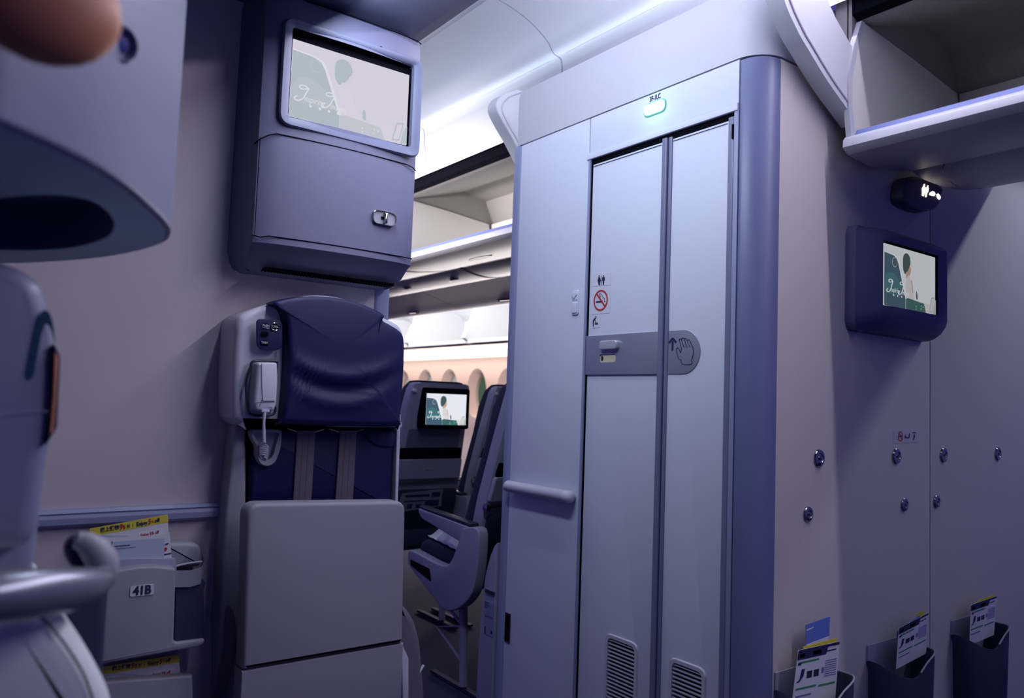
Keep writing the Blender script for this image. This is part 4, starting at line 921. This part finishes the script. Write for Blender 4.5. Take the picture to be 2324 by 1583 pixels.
# ------------------------------------------------------------------ overhead bins
def open_bin(y0, y1, label, grp, name='overhead_bin', wide=True):
    """open pivot bin facing the left aisle; bucket lowered, housing above"""
    t = thing(name, label, 'overhead bin', (2.35, (y0+y1)/2, 1.9), grp)
    # bucket: lip, floor, back wall, two side cheeks
    lip = [(1.984, 1.905), (1.986, 1.925), (1.996, 1.936), (2.014, 1.936), (2.03, 1.915), (2.10, 1.905), (2.08, 1.884), (2.01, 1.890)]
    b = MB(); b.loft([[(x, y, z) for x, z in lip] for y in (y0, y1)]); ob('bin_lip', b, M_lip, t, sharp=60)
    b = MB(); b.loft([[(x, y, z) for x, z in [(2.012, 1.937), (2.032, 1.962), (2.036, 1.961), (2.018, 1.934)]] for y in (y0+.014, y1-.014)]); ob('lip_band', b, M_band, t)
    fl_ = [(2.014, 1.936), (2.034, 1.960), (2.040, 1.960), (2.050, 1.922), (2.62, 1.985), (2.66, 2.05), (2.66, 2.235), (2.675, 2.235), (2.675, 2.03), (2.62, 1.96), (2.035, 1.908)]
    b = MB(); b.loft([[(x, y, z) for x, z in fl_] for y in (y0+.012, y1-.012)]); ob('bucket', b, M_bing, t, sharp=40)
    ck = [(2.012, 1.925), (1.996, 2.02), (1.994, 2.10), (2.02, 2.20), (2.060, 2.285), (2.35, 2.262), (2.64, 2.232), (2.665, 2.1), (2.64, 1.98)]
    for ya, yb in ((y0, y0+.014), (y1-.014, y1)):
        b = MB(); b.prism(ck, 'Y', ya, yb, .002); ob('side_cheek', b, M_bing, t)
        b = MB(); eg = ck[:5]; b.loft([[(x-.008, y_, z) for x, z in eg]+[(x+.012, y_, z) for x, z in eg][::-1] for y_ in (ya-.001, yb+.001)]); ob('cheek_edge', b, M_lip, t)
    hs_ = [(2.062, 2.292), (2.09, 2.288), (2.46, 2.40), (2.62, 2.37), (2.69, 2.22), (2.72, 2.22), (2.72, 2.46), (2.062, 2.46)]
    b = MB(); b.loft([[(x, y, z) for x, z in hs_] for y in (y0-.002, y1+.002)]); ob('housing', b, M_bind, t, sharp=30)
    b = MB(); b.loft([[(x, y, z) for x, z in [(2.026, 2.332), (2.028, 2.300), (2.058, 2.290), (2.060, 2.40), (2.030, 2.40)]] for y in (y0, y1)]); ob('door_gap', b, M_black, t)
    for ya, yb in ((y0-.012, y0-.002), (y1+.002, y1+.012)):
        b = MB(); b.prism([(2.03, 2.15), (2.06, 2.18), (2.72, 2.12), (2.72, 2.46), (2.03, 2.46)], 'Y', ya, yb); ob('housing_end', b, M_bind, t)
    # belly and service channel under the bucket
    be = spline([(2.01, 1.890), (2.10, 1.880), (2.22, 1.890), (2.36, 1.916), (2.46, 1.95)], 3, False)
    b = MB(); b.loft([[(x, y, z) for x, z in be+[(2.46, 1.965), (2.04, 1.900)]] for y in (y0+.004, y1-.004)]); bel = ob('bin_belly', b, M_belly, t, sharp=50)
    b = MB(); yc_ = (y0+y1)/2; b.loft([[(x, yc_+a, z) for a, x in zip([.10*math.cos(u) for u in [2*math.pi*i/20 for i in range(20)]], [2.17+.022*math.sin(u) for u in [2*math.pi*i/20 for i in range(20)]])] for z in (1.881, 1.890)])
    ob('latch_recess', b, M_dark, bel)
    if wide: pr_ = spline([(2.30, 1.945), (2.36, 1.918), (2.45, 1.906), (2.62, 1.912), (2.76, 1.935), (2.95, 1.985), (3.12, 2.06)], 4, False); tl = [(3.10, 2.10), (2.72, 2.02), (2.47, 1.955), (2.40, 1.945)]
    else: pr_ = spline([(2.46, 1.955), (2.56, 1.925), (2.66, 1.915), (2.755, 1.925)], 4, False); tl = [(2.755, 1.955), (2.62, 1.958), (2.47, 1.96)]
    b = MB(); b.loft([[(x, y, z) for x, z in pr_+tl] for y in (y0+.002, y1-.002)]); sp2 = ob('service_panel', b, M_belly, t, sharp=50)
    if wide: b = MB(); b.tube(spline([(2.36, y1-.10, 1.9175), (2.42, y1-.07, 1.909), (2.6, y1-.03, 1.911), (2.8, y1-.02, 1.943)], 4, False), .0016, 5); ob('panel_seam', b, M_dark, sp2)
    else:
        for y in (y0+.25, y0+.85): b = MB(); b.lathe([(.045, 0), (.045, .004), (.036, .006), (.030, .003), (0, .003)], (2.60, y, 1.921), (.25, 0, -1), 20); ob('reading_light', b, M_shell, sp2)
    return t
nb = open_bin(-1.0, 1.175, 'open overhead bin with pale cheeks above the seats, upper right', None)
struct('trim_5', MB().box(2.03, 3.55, 1.192, 1.226, 2.12, 2.75), M_bind)
# curved end closeout between fascia and near bin
cs = spline([(1.60, 2.42), (1.68, 2.24), (1.745, 2.165), (1.80, 2.125), (1.90, 2.06), (2.045, 1.985)], 4, False)
co_ = MB(); wv = [(.20+.035*i/len(cs)) for i in range(len(cs))]
cs2 = [(x+.17+.0*i, z+.10) for i, (x, z) in enumerate(cs)]
co_.loft([[(x, y, z) for x, z in cs+cs2[::-1]] for y in (1.165, 1.215)])
clo = solo('bin_end_closeout', co_, M_fascia, 'curved pale closeout strip between lavatory side and open bin', 'closeout panel')
b = MB(); b.tube([(x+.02, 1.164, z+.012) for x, z in cs], .003, 6); ob('bead', b, M_lg, clo)
# lit lavatory sign below the channel
sg = thing('lavatory_sign', 'small dark housing with lit toilet symbols hanging below the service channel', 'sign', tuple(P(2095, 475, Y=1.19)))
b = MB(); YG = 1.188
sp1 = q([(2052, 432), (2060, 404), (2085, 399), (2118, 408), (2141, 425), (2139, 445), (2130, 470), (2108, 478), (2085, 474), (2060, 462), (2052, 450)], YG)
b.prism(spline(sp1, 3), 'Y', YG, LY0-.003, .012); ob('sign_housing', b, mat('sign_plastic', (.05, .045, .09), .5), sg)
zl = lambda x, y: (2040+x/15.83, 390+y/15.83)
M_sg = glow('sign_warm_white', (1.0, .86, .72), 2.2)
b = MB()
def sgp(pts, sm=False): b.prism(q([zl(*p) for p in pts], YG-.001), 'Y', YG-.001, YG+.001)
sgp([(900, 440), (925, 425), (945, 440), (945, 500), (935, 520), (955, 560), (955, 700), (900, 870), (835, 850), (840, 720), (835, 600), (870, 520), (890, 500)])
sgp([(1030, 485), (1050, 475), (1070, 495), (1060, 540), (1078, 590), (1060, 710), (1030, 740), (1000, 900), (950, 905), (965, 740), (965, 560), (1010, 540)])
sgp([(1100, 820), (1120, 740), (1220, 685), (1290, 720), (1320, 790), (1280, 865), (1200, 860)])
sgp([(1350, 810), (1420, 770), (1480, 840), (1510, 900), (1490, 970), (1450, 1000), (1380, 920)])
ob('lit_symbols', b, M_sg, sg)

# centre bins beyond the lavatory
cb = open_bin(2.60, 3.865, 'open overhead bin beyond the lavatory, behind the video cabinet edge', 'open bins over the centre seats', wide=False)
cb2 = copy_tree(cb); cb2.location = (cb.location.x, cb.location.y+1.30, cb.location.z); cb2['label'] = 'second open overhead bin beyond the lavatory, farther down the aisle'
cb3 = copy_tree(cb); cb3.location = (cb.location.x, cb.location.y+2.60, cb.location.z); cb3['label'] = 'third open overhead bin beyond the lavatory, farthest down the aisle'
def closed_bin(y0, y1, label):
    t = thing('overhead_bin', label, 'overhead bin', (2.95, (y0+y1)/2, 1.9), 'closed bins over the far side of the centre seats')
    pr2 = spline([(2.765, 1.93), (2.86, 1.905), (2.98, 1.872), (3.08, 1.842), (3.14, 1.835), (3.17, 1.87), (3.18, 2.0), (3.14, 2.35)], 4, False)
    b = MB(); b.loft([[(x, y, z) for x, z in pr2+[(2.77, 2.35)]] for y in (y0+.004, y1-.004)]); ob('bin_door', b, M_belly, t, sharp=50)
    b = MB(); ymid = (y0+y1)/2; b.loft([[(3.06+.02*math.sin(u)+dx, ymid+.09*math.cos(u), 1.851-.33*.02*math.sin(u)+dz) for u in [2*math.pi*i/20 for i in range(20)]] for dx, dz in ((0, -.006), (0, .004))])
    lt_ = ob('latch_recess', b, M_dark, t)
    b = MB(); b.tube([(3.055, ymid-.05, 1.846), (3.05, ymid+.05, 1.848)], .005, 6); ob('latch_paddle', b, M_chrome, lt_)
for i, y in enumerate((2.36, 3.61, 4.86, 6.11)):
    closed_bin(y, y+1.25, ['grey closed bin nearest the lavatory with slim latch', 'grey closed bin with slim latch in the middle of the row', 'grey closed bin beyond the curved joint, beside the jump seat', 'grey closed bin hidden mostly by the jump seat shell'][i])
# curved rib closing the bin row behind the lavatory
rs = spline([(1.83, 2.435), (1.754, 2.391), (1.726, 2.339), (1.759, 2.284), (1.812, 2.225), (1.90, 2.11), (1.985, 1.99)], 4, False)
rb_ = MB(); rb_.prism(rs+[(2.03, 2.0), (2.03, 2.43)], 'Y', 2.50, 2.56, .006)
rb_o = solo('bin_end_closeout', rb_, M_ceil, 'curved white closeout rib beside the upper rear edge of the lavatory', 'closeout panel')
b = MB(); b.tube([(x+.028, 2.499, z-.004) for x, z in rs], .003, 6); ob('bead', b, M_lg, rb_o)
# right-hand outboard bins, open
M_lampw = glow('lamp_white', (1, .95, .9), 3)
def out_bin(y0, y1, lit=False):
    t = thing('overhead_bin', '', 'overhead bin', (4.6, (y0+y1)/2, 1.75), 'open bins above the windows')
    b = MB(); b.loft([[(x, y, z) for x, z in [(4.27, 1.735), (4.275, 1.765), (4.30, 1.772), (4.36, 1.745), (4.95, 1.79), (5.0, 1.9), (5.0, 2.15), (5.03, 2.15), (5.03, 1.85), (4.96, 1.76), (4.35, 1.715)]] for y in (y0, y1)]); ob('bucket', b, M_bin, t, sharp=40)
    for ya in (y0, y1-.02):
        b = MB(); b.prism(spline([(4.28, 1.755), (4.275, 1.88), (4.34, 2.02), (4.42, 2.14), (5.0, 2.14), (5.0, 1.85), (4.9, 1.775)], 3), 'Y', ya, ya+.02, .002); ob('side_cheek', b, M_bin, t)
    b = MB(); b.loft([[(x, y, z) for x, z in [(4.30, 1.712), (4.42, 1.684), (4.60, 1.676), (4.95, 1.70), (4.96, 1.76), (4.35, 1.714)]] for y in (y0+.003, y1-.003)]); ob('bin_belly', b, M_wood, t)
    b = MB(); b.loft([[(x, y, z) for x, z in [(4.55, 1.672), (4.65, 1.652), (4.85, 1.640), (4.98, 1.650), (4.98, 1.70), (4.94, 1.697), (4.60, 1.674)]] for y in (y0, y1)]); sp2 = ob('service_panel', b, M_wood, t)
    b = MB(); b.lathe([(.04, 0), (.04, .006), (0, .007)], (4.75, y0+.3, 1.645), (0, 0, -1), 16); ob('reading_light', b, M_lampw if y0 == 0 and lit else M_lg, sp2)
    return t
ob0 = out_bin(0, 1.19)
for i, (y, lab) in enumerate(((5.36, 'white open bin over the windows, nearest the lavatory edge'), (6.56, 'white open bin over the windows, second from the lavatory'), (7.76, 'white open bin over the windows, beside the jump seat top'), (8.96, 'white open bin over the windows, farthest away'))):
    t = ob0 if i == 0 else copy_tree(ob0)
    if i == 1: bpy.data.objects.remove(t.children[0].parent if False else [c for c in t.children_recursive if c.name.startswith('reading_light')][0]); b = MB(); b.lathe([(.04, 0), (.04, .006), (0, .007)], (4.75, P(1057, 803, X=4.75).y-y, 1.645), (0, 0, -1), 16); ll_ = ob('reading_light', b, M_lampw); ll_.data.transform(Matrix.Translation((-4.6, -.595, -1.75))); ll_.parent = [c for c in t.children if c.name.startswith('service_panel')][0]; ll_['label'] = 'lit white lamp'
    t.location = (4.6, y+.595, 1.75); t['label'] = lab
# ------------------------------------------------------------------ passenger seats beyond the lavatory
def airline_seat():
    t = thing('passenger_seat', '', 'passenger seat', (0, 0, 0), 'economy seats behind the lavatory')
    yb = lambda z: -.265+(1.245-z)*.27           # rear surface of the reclined back
    b = MB(); L = []
    for z, w, th in ((.40, .20, .05), (.55, .205, .05), (.78, .205, .05), (1.0, .19, .045), (1.15, .178, .04), (1.215, .172, .035), (1.24, .160, .022), (1.246, .145, .012)):
        y = yb(z); r_ = [(-w, y+.035), (-w+.006, y+.010), (-w+.022, y), (w-.022, y), (w-.006, y+.010), (w, y+.035), (w-.004, y+.05+th*.4), (-w+.004, y+.05+th*.4)]
        L.append([(a, c, z) for a, c in r_])
    b.loft(L); ob('back_shell', b, M_shell, t, sharp=40)
    b = MB(); L = []
    for z, w, th in ((.44, .20, .09), (.60, .205, .10), (.80, .20, .085), (1.0, .185, .08), (1.14, .175, .09), (1.22, .165, .075), (1.252, .150, .04), (1.256, .12, .03)):
        y = yb(z)+.050; r_ = rnd([(-w, y), (w, y), (w, y+th), (-w, y+th)], .03, 3); L.append([(a, c, z) for a, c in r_])
    b.loft(L); ob('back_cushion', b, M_navyf, t, sharp=50)
    b = MB(); q_ = rnd([(-.125, 1.04), (.125, 1.04), (.125, 1.20), (-.125, 1.20)], .008)
    def slant(p, d): return (p[0], yb(p[1])-d, p[1])
    qo = rnd([(-.116, 1.022), (.156, 1.022), (.156, 1.222), (-.116, 1.222)], .012); yv = yb(1.22)-.008
    b.prism(qo, 'Y', yv, yv+.045, .003); bz = ob('screen_bezel', b, M_black, t)
    screen_art('screen', bz, (-.094, yv-.0012, 1.042), (1, 0, 0), (0, 0, 1), .230, .152, pal_s)
    b = MB(); p2 = rnd([(-.150, .925), (.150, .925), (.150, 1.018), (-.150, 1.018)], .012); b.loft([[slant(p, -.004) for p in p2], [slant(p, .003) for p in p2]]); ob('recess_panel', b, M_cab, t)
    b = MB(); p2 = rnd([(-.185, .870), (.175, .870), (.168, .925), (-.178, .925)], .006); b.loft([[slant(p, -.004) for p in p2], [slant(p, .010) for p in p2]]); ob('shelf_strip', b, M_black, t)
    b = MB(); p2 = rnd([(-.200, .768), (.190, .768), (.182, .868), (-.190, .868)], .010); b.loft([[slant(p, -.004) for p in p2], [slant(p, .014) for p in p2], [slant(p, .017) for p in inset(p2, .003)]]); tt_ = ob('tray_table', b, M_shell, t)
    b = MB(); p2 = rnd([(-.03, .815), (.03, .815), (.028, .868), (-.028, .868)], .008); b.loft([[slant(p, .016) for p in p2], [slant(p, .020) for p in p2]]); ob('tray_latch', b, M_grey, tt_)
    b = MB(); b.tube([slant((-.205, .748), .012), slant((.195, .755), .012)], .005, 8); b.lathe([(.016, -.01), (.016, .01), (0, .012)], slant((-.205, .748), .012), (-1, 0, 0), 14); ob('pocket_bar', b, M_steel, t)
    b = MB(); p2 = rnd([(-.19, .50), (.19, .50), (.185, .715), (-.185, .715)], .02); b.loft([[slant(p, -.004) for p in p2], [slant(p, .016) for p in p2], [slant(p, .022) for p in inset(p2, .01)]]); ob('seat_pocket', b, M_navyf, t)
    b = MB(); b.lathe([(.010, 0), (.010, .006), (.006, .008), (.006, .014), (.009, .016), (0, .017)], slant((-.158, 1.205), -.004), (0, -1, 0), 14); ob('coat_hook', b, M_lg, t)
    # seat cushion, armrests, side shells, legs
    b = MB(); cq = rnd([(-.12, .42), (.30, .44), (.36, .47), (.365, .525), (.32, .552), (-.10, .515)], .03, 4); b.prism(cq, 'X', -.212, .212, .025, 0, .025); ob('seat_cushion', b, M_navyf, t, sharp=60)
    for s in (-1, 1):
        x0_, x1_ = (s*.243-.022, s*.243+.022)
        b = MB(); ap = rnd([(-.16, .60), (-.06, .60), (.26, .650), (.29, .672), (.29, .692), (-.15, .668)], .015, 4); b.prism(ap, 'X', x0_, x1_, .006, 0, .006); arm = ob('armrest', b, M_shell, t, sharp=50)
        b = MB(); ap = rnd([(-.12, .668), (.24, .686), (.288, .692), (.284, .704), (.24, .700), (-.12, .684)], .006, 3); b.prism(ap, 'X', x0_+.002, x1_-.002, .003, 0, .003); ob('armrest_pad', b, M_dark, arm)
        b = MB(); shp_ = spline([(.36, .485), (.35, .50), (.30, .502), (.14, .488), (.05, .49), (.005, .52), (-.03, .58), (-.06, .645), (-.08, .662), (-.17, .672), (-.185, .60), (-.175, .50), (-.15, .42), (-.08, .355), (.02, .315), (.10, .33), (.22, .38), (.33, .425), (.36, .45)], 3)
        b.prism(shp_, 'X', x0_-.002, x1_+.002, .006, 0, .006); sh_ = ob('side_shell', b, M_shell, t, sharp=50)
        xo = x0_-.0025 if s < 0 else x1_+.0025
        b = MB(); b.prism(rnd([(.15, .405), (.33, .440), (.335, .465), (.17, .455)], .008), 'X', xo-.001, xo+.001); ob('grip_slot', b, M_black, sh_)
        b = MB(); b.tube([(s*.20, .02, .45), (s*.20, .0, .30), (s*.20, -.02, .02)], .018, 10)
        b.tube([(s*.20, .10, .36), (s*.20, .12, .30), (s*.20, .02, .26)], .007, 8)
        b.tube([(s*.20, -.02, .10), (s*.20, .20, .20), (s*.20, .0, .25)], .006, 8)
        b.box(s*.20-.012, s*.20+.012, -.16, .22, .004, .016, 1)
        ob('leg', b, [M_shell, M_navyf], t)
    return t
st = airline_seat()
SA = (2.003, 2.705, 0); SB = (2.025, 3.56, 0)
st.location = SA; st['label'] = 'aisle seat with armrest and wrapped blanket, directly behind the lavatory'
c1_ = copy_tree(st); c1_.location = SB; c1_['label'] = 'passenger seat whose glowing seatback screen faces the camera'
c2_ = copy_tree(st); c2_.location = (SB[0]+.49, SB[1], 0); [bpy.data.objects.remove(o_) for ch in list(c2_.children) if ch.name.split('.')[0] in ('armrest', 'side_shell') and ch.data.vertices[0].co.x < 0 for o_ in list(ch.children)+[ch]]; c2_['label'] = 'seat in the second row, right of the one with the glowing screen'
for k, lab in ((0, 'seat in the third row, hidden behind the seatback with the screen'), (1, 'seat in the third row, seen only over the second row')):
    c3_ = copy_tree(st); c3_.location = (SB[0]+.49*k, SB[1]+.84, 0); c3_['label'] = lab
    if k: [bpy.data.objects.remove(o_) for ch in list(c3_.children) if ch.name.split('.')[0] in ('armrest', 'side_shell') and ch.data.vertices[0].co.x < 0 for o_ in list(ch.children)+[ch]]
# safety card in the seat pocket of the screen seat
b = MB(); f3 = lambda x, z: (SB[0]+x, SB[1]-.265+(1.245-z)*.27-.030, z)
b.add([f3(-.155, .605), f3(.10, .625), f3(.09, .735-.02), f3(-.14, .70)]+[tuple(Vector(f3(*p))+Vector((0, .002, 0))) for p in ((-.155, .605), (.10, .625), (.09, .715), (-.14, .70))], [(0, 1, 2, 3), (7, 6, 5, 4), (0, 4, 5, 1), (1, 5, 6, 2), (2, 6, 7, 3), (3, 7, 4, 0)])
M_dimcard = mat('card_grey', (.20, .20, .28), .5)
sc_ = solo('safety_card', b, M_dimcard, 'safety card in the seatback pocket under the glowing screen', 'safety card')
b = MB()
for x0_, z0_, x1_, z1_ in ((-.12, .678, .02, .692), (-.12, .655, .0, .662), (-.10, .622, -.07, .645), (-.05, .622, -.02, .642), (.0, .628, .08, .66), (.03, .675, .08, .70)):
    b.add([tuple(Vector(f3(x, z))-Vector((0, .0006, 0))) for x, z in ((x0_, z0_), (x1_, z0_), (x1_, z1_), (x0_, z1_))], [(0, 1, 2, 3)])
ob('card_print', b, M_ink, sc_, smooth=False)
# blanket in clear wrap on the aisle seat
b = MB(); n1, n2 = 14, 12; vs = []
for i in range(n1):
    for j in range(n2):
        u, v = i/(n1-1), j/(n2-1); e = (math.sin(math.pi*min(1, max(0, u)))**.35)*(math.sin(math.pi*v)**.45)
        h = .006+.065*e+random.uniform(-.009, .009)*(e > .05)
        y_ = SA[1]+.02+.31*v; base = .528+.030*v
        vs.append((SA[0]-.19+.30*u+random.uniform(-.006, .006), y_+random.uniform(-.006, .006), base+h))
fs = [(i*n2+j, (i+1)*n2+j, (i+1)*n2+j+1, i*n2+j+1) for i in range(n1-1) for j in range(n2-1)]
rim_ = [i*n2 for i in range(n1)]+[(n1-1)*n2+j for j in range(1, n2)]+[i*n2+n2-1 for i in range(n1-2, -1, -1)]+[j for j in range(n2-2, 0, -1)]
fs.append(tuple(rim_[::-1])); b.add(vs, fs)
solo('wrapped_blanket', b, M_clear, 'crumpled clear-wrapped blanket lying on the aisle seat cushion', 'blanket', sharp=12)
